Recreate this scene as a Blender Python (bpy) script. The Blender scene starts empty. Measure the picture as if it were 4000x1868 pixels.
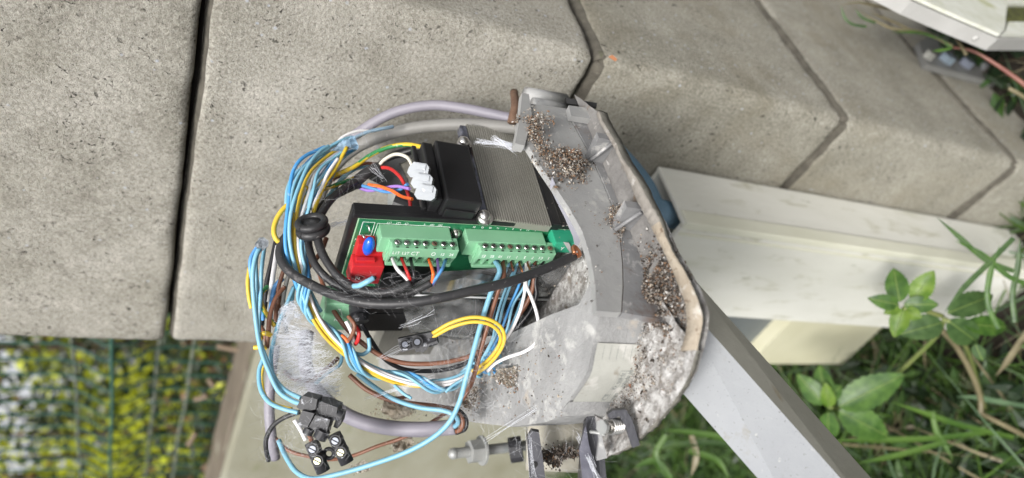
import bpy, bmesh, math, random
from mathutils import Vector, Matrix, noise
random.seed(7)
S = bpy.context.scene
C = S.collection

# ---------------- camera ----------------
RX, RY, RZ = Vector((-0.391705, 0.632528, 0.668188)), Vector((0.20498, 0.76796, -0.606812)), Vector((-0.896967, -0.100727, -0.430469))
CAM = Vector((-0.2191, 0.3764, 0.7889))
F = 2714.86
def _row(i): return Vector((RX[i], RY[i], RZ[i]))
right, down, fwd = _row(0).normalized(), _row(1), _row(2).normalized()
down = fwd.cross(right).normalized()
fwd = right.cross(down).normalized()
cam = bpy.data.cameras.new('camera')
cam.sensor_width = 36; cam.lens = F / 4000 * 36
cam.clip_start = 0.01; cam.clip_end = 400
cam.dof.use_dof = True; cam.dof.focus_distance = 0.385; cam.dof.aperture_fstop = 5.2
co = bpy.data.objects.new('camera', cam); C.objects.link(co)
M = Matrix((right, -down, -fwd)).transposed().to_4x4(); M.translation = CAM
co.matrix_world = M
S.camera = co

# ---------------- sky, sun, exposure ----------------
SUN = Vector((-0.32, 0.55, 0.77)).normalized()
w = bpy.data.worlds.new('World'); S.world = w; w.use_nodes = True
nt = w.node_tree; nt.nodes.clear()
sky = nt.nodes.new('ShaderNodeTexSky'); sky.sky_type = 'NISHITA'; sky.sun_disc = False
sky.sun_elevation = math.asin(SUN.z); sky.sun_rotation = math.atan2(SUN.x, SUN.y)
sky.dust_density = 4.0; sky.air_density = 0.7; sky.ozone_density = 1.0; sky.altitude = 0
hs = nt.nodes.new('ShaderNodeHueSaturation'); hs.inputs['Saturation'].default_value = 0.13
bg = nt.nodes.new('ShaderNodeBackground'); bg.inputs[1].default_value = 0.085
wo = nt.nodes.new('ShaderNodeOutputWorld')
nt.links.new(sky.outputs[0], hs.inputs['Color']); nt.links.new(hs.outputs[0], bg.inputs[0]); nt.links.new(bg.outputs[0], wo.inputs[0])
sl = bpy.data.lights.new('sun', 'SUN'); sl.energy = 1.5; sl.angle = math.radians(16); sl.color = (1, .97, .93)
so = bpy.data.objects.new('sun', sl); C.objects.link(so)
so.rotation_euler = (-SUN).to_track_quat('-Z', 'Y').to_euler()
so.location = (0, 0, 5)
S.view_settings.view_transform = 'Standard'; S.view_settings.look = 'None'
S.view_settings.exposure = 1.32; S.view_settings.gamma = 1
S.view_settings.use_curve_mapping = False
S.render.engine = 'CYCLES'
S.cycles.use_denoising = True
S.cycles.max_bounces = 8; S.cycles.transparent_max_bounces = 16
S.cycles.caustics_reflective = False; S.cycles.caustics_refractive = False

# ---------------- calibration helpers (photo survey point -> place) ----------------
def ray(px, py): return right * ((px - 2000) / F) + down * ((py - 934) / F) + fwd
def at(px, py, z): return CAM + ray(px, py) * z
def on(px, py, ax, val):
    d = ray(px, py); i = 'XYZ'.index(ax)
    return CAM + d * ((val - CAM[i]) / d[i])
def onp(px, py, o, n):
    d = ray(px, py); return CAM + d * ((o - CAM).dot(n) / d.dot(n))

# ---------------- materials ----------------
_m = {}
def mat(name, col, rough=.6, metal=0, col2=None, scale=40, spec=.5, bump=0, bscale=200, specks=(), trans=0, alpha=1, coat=0, aniso=None, contrast=.25, sss=0, ior=1.45):
    """principled material: two-tone noise, bump and layered specks ((colour, scale, threshold), ...)"""
    if name in _m: return _m[name]
    m = bpy.data.materials.new(name); m.use_nodes = True
    t = m.node_tree; N = t.nodes; L = t.links
    b = N['Principled BSDF']
    b.inputs['Roughness'].default_value = rough; b.inputs['Metallic'].default_value = metal
    b.inputs['Specular IOR Level'].default_value = spec; b.inputs['IOR'].default_value = ior
    b.inputs['Transmission Weight'].default_value = trans; b.inputs['Alpha'].default_value = alpha
    b.inputs['Coat Weight'].default_value = coat
    if sss: b.inputs['Subsurface Weight'].default_value = sss; b.inputs['Subsurface Radius'].default_value = (.004, .004, .003); b.inputs['Subsurface Scale'].default_value = 1
    tc = N.new('ShaderNodeTexCoord'); vec = tc.outputs['Object']
    if aniso:
        mp = N.new('ShaderNodeMapping'); mp.inputs['Scale'].default_value = aniso; L.new(vec, mp.inputs[0]); vec = mp.outputs[0]
    out = None
    if col2 is not None:
        n = N.new('ShaderNodeTexNoise'); n.inputs['Scale'].default_value = scale; n.inputs['Detail'].default_value = 8; n.inputs['Roughness'].default_value = .65
        L.new(vec, n.inputs['Vector'])
        r = N.new('ShaderNodeValToRGB'); r.color_ramp.elements[0].position = .5 - contrast; r.color_ramp.elements[1].position = .5 + contrast
        r.color_ramp.elements[0].color = (*col, 1); r.color_ramp.elements[1].color = (*col2, 1)
        L.new(n.outputs['Fac'], r.inputs[0]); out = r.outputs[0]
    for (c, sc, th) in specks:
        n = N.new('ShaderNodeTexNoise'); n.inputs['Scale'].default_value = sc; n.inputs['Detail'].default_value = 7; n.inputs['Roughness'].default_value = .62
        n.inputs['Distortion'].default_value = .3
        L.new(vec, n.inputs['Vector'])
        r = N.new('ShaderNodeValToRGB'); r.color_ramp.elements[0].position = th; r.color_ramp.elements[1].position = min(.99, th + (.10 if sc < 200 else .06)); r.color_ramp.elements[0].position = th - .02
        L.new(n.outputs['Fac'], r.inputs[0])
        x = N.new('ShaderNodeMix'); x.data_type = 'RGBA'
        L.new(r.outputs[0], x.inputs[0])
        if out: L.new(out, x.inputs[6])
        else: x.inputs[6].default_value = (*col, 1)
        x.inputs[7].default_value = (*c, 1); out = x.outputs[2]
    if out: L.new(out, b.inputs['Base Color'])
    else: b.inputs['Base Color'].default_value = (*col, 1)
    if bump:
        n = N.new('ShaderNodeTexNoise'); n.inputs['Scale'].default_value = bscale; n.inputs['Detail'].default_value = 8; n.inputs['Roughness'].default_value = .7
        L.new(vec, n.inputs['Vector'])
        bp = N.new('ShaderNodeBump'); bp.inputs['Strength'].default_value = 1; bp.inputs['Distance'].default_value = bump
        L.new(n.outputs['Fac'], bp.inputs['Height']); L.new(bp.outputs[0], b.inputs['Normal'])
    _m[name] = m
    return m

def concrete(name, c1, c2, brown, wash=.5, xfade=None):
    m = bpy.data.materials.new(name); m.use_nodes = True
    t = m.node_tree; N = t.nodes; L = t.links; b = N['Principled BSDF']
    b.inputs['Roughness'].default_value = .92; b.inputs['Specular IOR Level'].default_value = .25
    tc = N.new('ShaderNodeTexCoord'); v = tc.outputs['Object']
    def noi(s, d=6, r=.6, dist=0):
        n = N.new('ShaderNodeTexNoise'); n.inputs['Scale'].default_value = s; n.inputs['Detail'].default_value = d; n.inputs['Roughness'].default_value = r; n.inputs['Distortion'].default_value = dist
        L.new(v, n.inputs['Vector']); return n.outputs['Fac']
    def ramp(f, p0, p1, a=(0, 0, 0), z=(1, 1, 1)):
        r = N.new('ShaderNodeValToRGB'); r.color_ramp.elements[0].position = p0; r.color_ramp.elements[1].position = p1
        r.color_ramp.elements[0].color = (*a, 1); r.color_ramp.elements[1].color = (*z, 1); L.new(f, r.inputs[0]); return r.outputs[0]
    def mix(f, a, z):
        x = N.new('ShaderNodeMix'); x.data_type = 'RGBA'; L.new(f, x.inputs[0])
        for s, q in ((6, a), (7, z)):
            if isinstance(q, tuple): x.inputs[s].default_value = (*q, 1)
            else: L.new(q, x.inputs[s])
        return x.outputs[2]
    grain = ramp(noi(430, 6, .8), .34, .66, c1, c2)
    blotch = ramp(noi(17, 7, .72), .35, .7, (.70, .69, .65), (1.14, 1.13, 1.12))
    mu = N.new('ShaderNodeMix'); mu.data_type = 'RGBA'; mu.blend_type = 'MULTIPLY'; mu.inputs[0].default_value = 1; L.new(grain, mu.inputs[6]); L.new(blotch, mu.inputs[7]); grain = mu.outputs[2]
    stain = ramp(noi(9, 5, .6), .50, .72)
    q = N.new('ShaderNodeMath'); q.operation = 'MULTIPLY'; L.new(stain, q.inputs[0]); q.inputs[1].default_value = wash
    c = mix(q.outputs[0], grain, brown)
    # pores: voids gather in patches
    pores = ramp(noi(300, 4, .6, .6), .60, .66); patch = ramp(noi(30, 5, .7), .46, .60)
    p = N.new('ShaderNodeMath'); p.operation = 'MULTIPLY'; L.new(pores, p.inputs[0]); L.new(patch, p.inputs[1])
    c = mix(p.outputs[0], c, tuple(k * .22 for k in c1))
    pits = ramp(noi(100, 4, .6, .8), .71, .74)
    c = mix(pits, c, tuple(k * .25 for k in c1))
    vo = N.new('ShaderNodeTexVoronoi'); vo.inputs['Scale'].default_value = 150; L.new(v, vo.inputs['Vector'])
    stone = ramp(vo.outputs['Distance'], .10, .20, (1, 1, 1), (0, 0, 0))
    sel = N.new('ShaderNodeSeparateColor'); L.new(vo.outputs['Color'], sel.inputs[0]); sel2 = ramp(sel.outputs[0], .86, .88)
    s = N.new('ShaderNodeMath'); s.operation = 'MULTIPLY'; L.new(stone, s.inputs[0]); L.new(sel2, s.inputs[1])
    c = mix(s.outputs[0], c, (.50, .52, .56))
    chalk = ramp(noi(75, 4, .6, .3), .70, .74)
    c = mix(chalk, c, (.56, .55, .50))
    L.new(c, b.inputs['Base Color'])
    h = N.new('ShaderNodeMath'); h.operation = 'ADD'; L.new(noi(420, 6, .75), h.inputs[0])
    h2 = N.new('ShaderNodeMath'); h2.operation = 'MULTIPLY'; L.new(p.outputs[0], h2.inputs[0]); h2.inputs[1].default_value = -.6; L.new(h2.outputs[0], h.inputs[1])
    h3 = N.new('ShaderNodeMath'); h3.operation = 'ADD'; L.new(h.outputs[0], h3.inputs[0])
    h4 = N.new('ShaderNodeMath'); h4.operation = 'MULTIPLY'; L.new(pits, h4.inputs[0]); h4.inputs[1].default_value = -1.6; L.new(h4.outputs[0], h3.inputs[1])
    bp = N.new('ShaderNodeBump'); bp.inputs['Strength'].default_value = 1; bp.inputs['Distance'].default_value = .0024
    L.new(h3.outputs[0], bp.inputs['Height']); L.new(bp.outputs[0], b.inputs['Normal'])
    return m

# ---------------- object helpers ----------------
def link(name, me, parent=None, m=None):
    o = bpy.data.objects.new(name, me); C.objects.link(o)
    if m:
        for k in (m if isinstance(m, (list, tuple)) else [m]): me.materials.append(k)
    if parent is not None:
        o.parent = parent
        q = parent; off = Matrix.Identity(4)
        chain = []
        while q is not None: chain.append(q); q = q.parent
        if parent.type == 'EMPTY': o.matrix_parent_inverse = Matrix.Translation(-parent.location)
    return o
def obj(name, bm, m, parent=None, smooth=False, bevel=0, seg=2):
    if bevel:
        bmesh.ops.bevel(bm, geom=[e for e in bm.edges if len(e.link_faces) == 2 and e.calc_face_angle(0) > .5], offset=bevel, segments=seg, affect='EDGES', profile=.6, clamp_overlap=True)
    bmesh.ops.recalc_face_normals(bm, faces=bm.faces)
    me = bpy.data.meshes.new(name); bm.to_mesh(me); bm.free()
    if smooth:
        for p in me.polygons: p.use_smooth = True
    return link(name, me, parent, m)
def tag(o, label, cat, group=None, kind=None):
    o['label'] = label
    if cat: o['category'] = cat
    if group: o['group'] = group
    if kind: o['kind'] = kind
    return o
def thing(name, label, cat, loc, group=None):
    o = bpy.data.objects.new(name, None); C.objects.link(o); o.location = loc; o.empty_display_size = .02
    return tag(o, label, cat, group)
def box(lo, hi, MM=None, bm=None):
    bm = bm or bmesh.new()
    r = bmesh.ops.create_cube(bm, size=1)
    for v in r['verts']:
        v.co = Vector([(lo[i] + hi[i]) / 2 + v.co[i] * (hi[i] - lo[i]) for i in range(3)])
        if MM is not None: v.co = MM @ v.co
    return bm
def prism(pts, d, bm=None):
    """closed polygon of world points, given thickness vector d"""
    bm = bm or bmesh.new(); n = len(pts); d = Vector(d)
    a = [bm.verts.new(p) for p in pts]; b = [bm.verts.new(Vector(p) + d) for p in pts]
    bm.faces.new(a); bm.faces.new(b[::-1])
    for i in range(n): bm.faces.new((a[i], b[i], b[(i + 1) % n], a[(i + 1) % n]))
    return bm
def cyl(p, q, r, n=16, r2=None, bm=None):
    bm = bm or bmesh.new(); p = Vector(p); q = Vector(q); d = (q - p)
    r2 = r if r2 is None else r2
    z = d.normalized(); x = z.orthogonal().normalized(); y = z.cross(x)
    A = []; B = []
    for i in range(n):
        a = 2 * math.pi * i / n; e = x * math.cos(a) + y * math.sin(a)
        A.append(bm.verts.new(p + e * r)); B.append(bm.verts.new(q + e * r2))
    bm.faces.new(A[::-1]); bm.faces.new(B)
    for i in range(n): bm.faces.new((A[i], A[(i + 1) % n], B[(i + 1) % n], B[i]))
    return bm
def ball(p, r, sx=(1, 1, 1), bm=None, sub=2):
    bm = bm or bmesh.new()
    q = bmesh.ops.create_icosphere(bm, subdivisions=sub, radius=r)
    for v in q['verts']: v.co = Vector((v.co.x * sx[0], v.co.y * sx[1], v.co.z * sx[2])) + Vector(p)
    return bm
def spline(P, n):
    """centripetal-ish Catmull-Rom through P with n samples"""
    P = [Vector(p) for p in P]
    if len(P) == 2: return [P[0].lerp(P[1], i / (n - 1)) for i in range(n)]
    L = [0]
    for a, b in zip(P, P[1:]): L.append(L[-1] + (b - a).length)
    out = []; k = 0
    T = []
    for i in range(len(P)):
        if i == 0: T.append((P[1] - P[0]) / (L[1] - L[0]))
        elif i == len(P) - 1: T.append((P[-1] - P[-2]) / (L[-1] - L[-2]))
        else: T.append((P[i + 1] - P[i - 1]) / (L[i + 1] - L[i - 1]))
    for i in range(n):
        s = L[-1] * i / (n - 1)
        while k < len(P) - 2 and s > L[k + 1]: k += 1
        h = L[k + 1] - L[k]; t = (s - L[k]) / h
        out.append(P[k] * (2*t**3 - 3*t*t + 1) + T[k] * h * (t**3 - 2*t*t + t) + P[k+1] * (-2*t**3 + 3*t*t) + T[k+1] * h * (t**3 - t*t))
    return out
def frames(path):
    out = []; prev = None
    for i, p in enumerate(path):
        t = (path[min(i + 1, len(path) - 1)] - path[max(i - 1, 0)]).normalized()
        if prev is None: x = t.orthogonal().normalized()
        else: x = (prev - t * prev.dot(t)).normalized()
        prev = x; out.append((p, t, x, t.cross(x)))
    return out
def tube(path, r, sides=8, bm=None, rf=None, stripe=None, cap=True):
    bm = bm or bmesh.new(); rings = []; fr = frames(path)
    for i, (p, t, x, y) in enumerate(fr):
        rr = rf(i / (len(fr) - 1)) * r if rf else r
        rings.append([bm.verts.new(p + (x * math.cos(2*math.pi*j/sides) + y * math.sin(2*math.pi*j/sides)) * rr) for j in range(sides)])
    for i in range(len(rings) - 1):
        for j in range(sides):
            f = bm.faces.new((rings[i][j], rings[i][(j+1) % sides], rings[i+1][(j+1) % sides], rings[i+1][j])); f.smooth = True
            if stripe and (j - i * stripe) % sides < sides * .34: f.material_index = 1
    if cap and sides > 3: bm.faces.new(rings[0][::-1]); bm.faces.new(rings[-1])
    return bm
def P3(pts): return [at(*p) for p in pts]

# ---------------- common materials ----------------
CON = concrete('pillar_concrete', (.20, .19, .155), (.57, .55, .485), (.24, .21, .145), .7)
CONC2 = concrete('pillar_concrete_grey', (.26, .245, .21), (.64, .62, .565), (.33, .31, .25), .45)
def ins(n, c, rough=.38, dust=.5):
    d = tuple(min(1, k * .55 + .30) for k in c)
    return mat(n, c, rough, 0, tuple(k * .86 for k in c), 120, specks=((d, 260, .66),), bump=.00012, bscale=500)
CYAN = ins('cyan_insulation', (.20, .43, .56)); BLUE = ins('blue_insulation', (.07, .30, .62)); WHITE = ins('white_insulation', (.74, .72, .72))
YEL = ins('yellow_insulation', (.68, .47, .05)); BROWN = ins('brown_insulation', (.20, .085, .05)); BLK = ins('black_insulation', (.015, .015, .018), .35)
RED = ins('red_insulation', (.55, .03, .03)); ORG = ins('orange_insulation', (.85, .16, .03)); VIO = ins('violet_insulation', (.36, .20, .60)); GRN = ins('green_insulation', (.03, .22, .07))
MUST = ins('mustard_insulation', (.62, .44, .03)); CREAM = ins('cream_insulation', (.70, .68, .58)); MIDB = ins('mid_blue_insulation', (.10, .30, .62))
LILAC = mat('lilac_cable_sheath', (.19, .18, .21), .5, 0, (.25, .235, .27), 30, specks=(((.2, .18, .18), 300, .70),), bump=.0002, bscale=300)
GREYC = mat('grey_cable_sheath', (.17, .165, .155), .55, 0, (.23, .225, .21), 30, specks=(((.55, .53, .5), 300, .70),), bump=.0002, bscale=300)
RUB = mat('black_rubber_cable', (.018, .018, .02), .42, 0, (.035, .034, .035), 60, specks=(((.30, .29, .28), 420, .66), ((.16, .15, .15), 90, .62)), bump=.0003, bscale=300)
BPL = mat('black_plastic', (.010, .010, .011), .35, 0, (.018, .018, .019), 40, specks=(((.25, .25, .26), 380, .72),), bump=.0001, bscale=600)
BPL2 = mat('dusty_black_plastic', (.014, .014, .016), .5, 0, (.035, .035, .04), 50, specks=(((.34, .35, .38), 240, .62),), bump=.0003, bscale=300)
ALU = mat('dusty_aluminium', (.27, .27, .27), .6, .1, (.38, .38, .37), 25, specks=(((.50, .49, .46), 60, .60), ((.12, .095, .08), 90, .64), ((.55, .53, .50), 300, .66)), bump=.0004, bscale=120)
ALUD = mat('dark_aluminium', (.17, .17, .175), .55, .1, (.27, .27, .27), 35, specks=(((.48, .47, .45), 90, .60), ((.12, .08, .06), 50, .60), ((.5, .48, .45), 300, .66)), bump=.0005, bscale=150)
TAN = mat('limescaled_rim', (.27, .22, .165), .9, 0, (.40, .35, .28), 60, specks=(((.55, .52, .47), 110, .57), ((.18, .13, .09), 350, .62)), bump=.0012, bscale=300)
GREENP = mat('light_green_connector', (.19, .42, .25), .42, 0, (.23, .47, .29), 60, specks=(((.45, .58, .48), 260, .72),), bump=.0001, bscale=400)
PCBM = mat('green_circuit_board', (.015, .13, .055), .35, 0, (.02, .18, .075), 90, specks=(((.05, .25, .12), 500, .60),), coat=.3)
PCBE = mat('circuit_board_edge', (.30, .48, .30), .6)
INK = mat('white_print', (.80, .82, .80), .6)
STEEL = mat('bright_steel', (.55, .54, .52), .28, 1, (.75, .73, .70), 200)
RUSTY = mat('rusted_steel', (.09, .045, .028), .9, 0, (.19, .12, .08), 160, bump=.0006, bscale=500)
COPPER = mat('bare_copper', (.55, .23, .12), .35, .9)
HOLE = mat('dark_opening', (.006, .006, .006), .8)
REDP = mat('red_connector', (.50, .018, .025), .4, 0, (.56, .03, .035), 70, specks=(((.65, .35, .35), 300, .72),))

# =====================================================================
# SETTING
# =====================================================================
# ground
bm = bmesh.new()
n = 60
SOIL = mat('dark_soil', (.010, .008, .006), .95, 0, (.028, .021, .014), 25, specks=(((.06, .045, .03), 130, .64), ((.025, .035, .015), 40, .60)), bump=.006, bscale=60)
def gz(x, y):
    return -.07 + .018 * noise.noise(Vector((x * 5, y * 5, 0))) + .008 * noise.noise(Vector((x * 17, y * 17, 3)))
g = [[None] * (n + 1) for _ in range(n + 1)]
def sp(k): k = k / n * 2 - 1; return math.copysign(abs(k) ** 4 * 60 + abs(k) * 1.6, k)
for i in range(n + 1):
    for j in range(n + 1):
        x, y = sp(i) + .4, sp(j)
        g[i][j] = bm.verts.new((x, y, gz(x, y)))
for i in range(n):
    for j in range(n): bm.faces.new((g[i][j], g[i+1][j], g[i+1][j+1], g[i][j+1]))
tag(obj('ground', bm, SOIL, None, True), 'dark soil under the grass at the foot of the pillar', None, kind='structure')

# pillar of stacked concrete blocks
W = .388
pil = thing('pillar', 'tall grey pillar of stacked square concrete blocks with open joints', 'pillar', (W / 2, -W / 2, -.2))
GRIME_SHADE = mat('joint_grime_shade', (.04, .036, .028), .95, 0, (.13, .118, .095), 90, specks=(((.22, .20, .17), 200, .68), ((.06, .07, .03), 60, .64)), bump=.0015, bscale=300)  # joint dirt plus the shade below the upper block, painted as dark colour
def block(z0, z1, name, m, seed, parent):
    """rough square block: sharp lower arris, chamfered top arris, eroded corners"""
    bm = bmesh.new(); N = 70
    cr = .005
    prof = [(z0 + .0012, .004), (z0 + .0030, .0015), (z0 + .006, .0004)]
    k = 34
    for i in range(k + 1): prof.append((z0 + .010 + (z1 - .012 - z0 - .010) * i / k, 0))
    prof += [(z1 - .0080, .0003), (z1 - .0066, .0011), (z1 - .0052, .0022), (z1 - .0040, .0035), (z1 - .0030, .0050), (z1 - .0022, .0068), (z1 - .0016, .012)]
    per = []
    for s in range(4):
        for i in range(N):
            t = i / N; per.append((s, t))
    corners = [(0, 0), (W, 0), (W, -W), (0, -W)]
    rings = []
    for (z, inset) in prof:
        ring = []
        for (s, t) in per:
            tt = t
            tt = .5 + (t - .5) * 1.0
            a = corners[s]; b = corners[(s + 1) % 4]
            x = a[0] + (b[0] - a[0]) * tt; y = a[1] + (b[1] - a[1]) * tt
            dx = min(x, W - x); dy = min(-y, W + y)
            ins_ = inset
            # erosion of the vertical corner
            d = max(0, .012 - max(dx, dy)) / .012
            e = d * d * .0035
            q = Vector((x * 30 + seed, y * 30, z * 30)); ero = noise.fractal(q, 1, 2, 4)
            fine = noise.fractal(q * 6, 1, 2, 3)
            edge = (1 if inset > 0 else 0) + d
            amt = .0003 * fine + edge * (.0014 * ero + .0009 * fine)
            tot = ins_ + e + max(-.0004, amt)
            x2 = min(max(x, tot), W - tot); y2 = max(min(y, -tot), -W + tot)
            if z0 > .78: x2 = W/2 + (x2 - W/2) * 1.006; y2 = -W/2 + (y2 + W/2) * 1.006
            zz = z + (.0010 * ero * edge if 0 < inset else 0)
            ring.append(bm.verts.new((x2, y2, zz)))
        rings.append(ring)
    n_ = len(per)
    for i in range(len(rings) - 1):
        for j in range(n_):
            f = bm.faces.new((rings[i][j], rings[i][(j+1) % n_], rings[i+1][(j+1) % n_], rings[i+1][j])); f.smooth = True
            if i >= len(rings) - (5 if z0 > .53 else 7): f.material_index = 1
    bm.faces.new(rings[0][::-1]); bm.faces.new(rings[-1])
    return obj('concrete_block', bm, [m, GRIME_SHADE], parent)
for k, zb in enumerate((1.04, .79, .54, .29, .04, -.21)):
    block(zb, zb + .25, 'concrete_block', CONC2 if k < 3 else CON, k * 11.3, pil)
obj('mortar_core', box((.02, -W + .02, -.2), (W - .02, -.02, 1.28)), mat('dark_mortar', (.05, .045, .04), .95), pil)

# fence plinth beyond the pillar
PLI = mat('mossy_concrete_panel', (.215, .205, .14), .9, 0, (.335, .33, .265), 5, specks=(((.16, .18, .07), 11, .66), ((.50, .49, .42), 30, .70)), bump=.002, bscale=90, aniso=(1, 1, 2.2))
PLT = mat('dirty_plinth_top', (.085, .065, .045), .9, 0, (.19, .16, .12), 14, specks=(((.30, .28, .24), 60, .68), ((.10, .13, .05), 30, .62)), bump=.003, bscale=80, aniso=(.6, 2, 2))
fn = thing('garden_fence', 'green welded wire fence standing on a mossy concrete plinth beyond the pillar', 'fence', (1.4, -.2, -.07))
bm = box((.37, -.29, -.2), (3.6, -.15, .683)); obj('plinth_panel', bm, PLI, fn, bevel=.012)
bm = bmesh.new(); n_ = 90
a_ = [[bm.verts.new((.38 + 3.2 * i / n_, y, .6845 + (.004 * noise.noise(Vector((i * .6, y * 40, 0))) if y != -.152 else -.003))) for y in (-.152, -.17, -.2, -.23, -.262, -.289)] for i in range(n_ + 1)]
for i in range(n_):
    for j in range(5): bm.faces.new((a_[i][j], a_[i+1][j], a_[i+1][j+1], a_[i][j+1]))
obj('plinth_capping', bm, PLT, fn, True)
# wires of the mesh panel: one folded sheet of vertical wires and pairs of horizontals
GW = mat('green_coated_wire', (.02, .075, .055), .45, 0, (.03, .10, .07), 30); PW = mat('weathered_pale_wire', (.17, .18, .14), .7, 0, (.08, .10, .07), 30)
YF = -.34
for i in range(38):
    x = .50 + i * .05
    pts = [(x, YF, .66), (x, YF, .80), (x, YF + .018, .83), (x, YF + .035, .865), (x, YF + .018, .90), (x, YF, .93), (x, YF, 1.0), (x, YF, 1.25), (x, YF, 1.6)]
    obj('vertical_wire', tube(spline(pts, 26), .0019, 6), GW, fn)
for z, y, m in ((.745, YF - .004, PW), (.80, YF - .004, PW), (.865, YF + .039, GW), (.93, YF - .004, PW), (1.13, YF - .004, GW), (1.33, YF - .004, GW)):
    pts = [(.42 + .15 * k, y + random.uniform(-.003, .003), z + random.uniform(-.003, .003)) for k in range(15)]
    obj('horizontal_wire', tube(spline(pts, 60), .0034, 6), m, fn)
def dead_stem(pts, r, m, name='dead_twig'): return obj(name, tube(spline(pts, 20), r, 6), m)

# hedge
def leafmesh(bm, p, d, nrm, L, Wd, mi=0, fold=.25):
    d = d.normalized(); s = d.cross(nrm).normalized(); n2 = s.cross(d)
    a = bm.verts.new(p); t = bm.verts.new(p + d * L); c = bm.verts.new(p + d * L * .45 - n2 * Wd * fold)
    l = bm.verts.new(p + d * L * .42 + s * Wd * .5); r = bm.verts.new(p + d * L * .42 - s * Wd * .5)
    for f in ((a, c, l), (c, t, l), (a, r, c), (c, r, t)):
        q = bm.faces.new(f); q.material_index = mi
def rv():
    return Vector((random.gauss(0, 1), random.gauss(0, 1), random.gauss(0, 1))).normalized()
def leafmat(n, c, c2, tr=.35, sc=30):
    m = bpy.data.materials.new(n); m.use_nodes = True; t = m.node_tree; N = t.nodes; L = t.links
    b = N['Principled BSDF']; b.inputs['Roughness'].default_value = .45
    tc = N.new('ShaderNodeTexCoord'); nz = N.new('ShaderNodeTexNoise'); nz.inputs['Scale'].default_value = sc; nz.inputs['Detail'].default_value = 6; L.new(tc.outputs['Object'], nz.inputs[0])
    r = N.new('ShaderNodeValToRGB'); r.color_ramp.elements[0].position = .35; r.color_ramp.elements[1].position = .65
    r.color_ramp.elements[0].color = (*c, 1); r.color_ramp.elements[1].color = (*c2, 1); L.new(nz.outputs['Fac'], r.inputs[0]); L.new(r.outputs[0], b.inputs['Base Color'])
    ts = N.new('ShaderNodeBsdfTranslucent'); L.new(r.outputs[0], ts.inputs[0])
    mx = N.new('ShaderNodeMixShader'); mx.inputs[0].default_value = tr; L.new(b.outputs[0], mx.inputs[1]); L.new(ts.outputs[0], mx.inputs[2]); L.new(mx.outputs[0], N['Material Output'].inputs[0])
    return m
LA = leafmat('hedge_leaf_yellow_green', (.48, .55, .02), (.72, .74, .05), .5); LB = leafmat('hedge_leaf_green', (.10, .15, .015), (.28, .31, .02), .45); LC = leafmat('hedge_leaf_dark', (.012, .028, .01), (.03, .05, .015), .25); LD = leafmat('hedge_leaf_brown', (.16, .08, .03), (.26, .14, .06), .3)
hd = thing('hedge', 'bright yellow green hedge seen out of focus behind the wire fence', 'hedge', (3, -1.6, -.07))
bm = bmesh.new()
for i in range(34000):
    x = random.uniform(.7, 7.5); y = -1.15 - random.random() ** 1.5 * 1.2; z = random.uniform(.0, 3.0)
    dens = noise.noise(Vector((x * 2.1, y * 2.1, z * 2.6))) + .25 * noise.noise(Vector((x * 7, y * 7, z * 7)))
    if z > 1.85 + .9 * dens or dens < -.25 - .12 * (z < 1.0): continue
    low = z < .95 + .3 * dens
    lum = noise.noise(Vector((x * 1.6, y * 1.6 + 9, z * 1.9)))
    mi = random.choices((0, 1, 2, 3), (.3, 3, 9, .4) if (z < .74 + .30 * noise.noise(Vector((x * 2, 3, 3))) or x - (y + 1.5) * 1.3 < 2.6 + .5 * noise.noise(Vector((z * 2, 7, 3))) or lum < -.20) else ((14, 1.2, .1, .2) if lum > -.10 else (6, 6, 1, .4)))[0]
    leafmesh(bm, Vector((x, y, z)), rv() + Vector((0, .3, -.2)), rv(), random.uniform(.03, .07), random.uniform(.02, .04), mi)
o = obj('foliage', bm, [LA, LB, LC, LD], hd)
bm = bmesh.new(); bk = mat('hedge_bark', (.05, .035, .022), .9)
for i in range(26):
    x = random.uniform(.7, 7); y = random.uniform(-2.1, -1.4)
    bm = tube(spline([(x, y, -.1), (x + random.uniform(-.1, .1), y, .8), (x + random.uniform(-.3, .3), y, 1.9)], 8), .016, 6, bm, lambda t: 1.3 - t)
obj('stems', bm, bk, hd)['kind'] = 'stuff'
# darker shrubbery lower down, right behind the plinth
bm = bmesh.new()
for i in range(5200):
    x = random.uniform(.45, 5); y = random.uniform(-1.05, -.55); z = random.uniform(-.05, .78 + .12 * noise.noise(Vector((x * 4, 0, 0))))
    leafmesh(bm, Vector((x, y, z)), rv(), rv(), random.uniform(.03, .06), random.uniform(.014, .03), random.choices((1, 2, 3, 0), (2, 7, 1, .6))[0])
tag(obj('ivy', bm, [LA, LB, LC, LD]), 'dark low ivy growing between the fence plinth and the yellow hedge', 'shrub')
# far tree mass closing the gaps low down
bm = bmesh.new()
for i in range(5000):
    x = random.uniform(1, 22); y = random.uniform(-7.5, -5); z = random.uniform(0, 2.7 + 1.1 * noise.noise(Vector((x * .7, y, 0))))
    leafmesh(bm, Vector((x, y, z)), rv(), rv(), random.uniform(.16, .3), random.uniform(.1, .2), random.choices((0, 1, 2), (1, 4, 5))[0])
tag(obj('treeline', bm, [LA, LB, LC]), 'dark green treeline far behind the hedge', None, kind='stuff')

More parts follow.
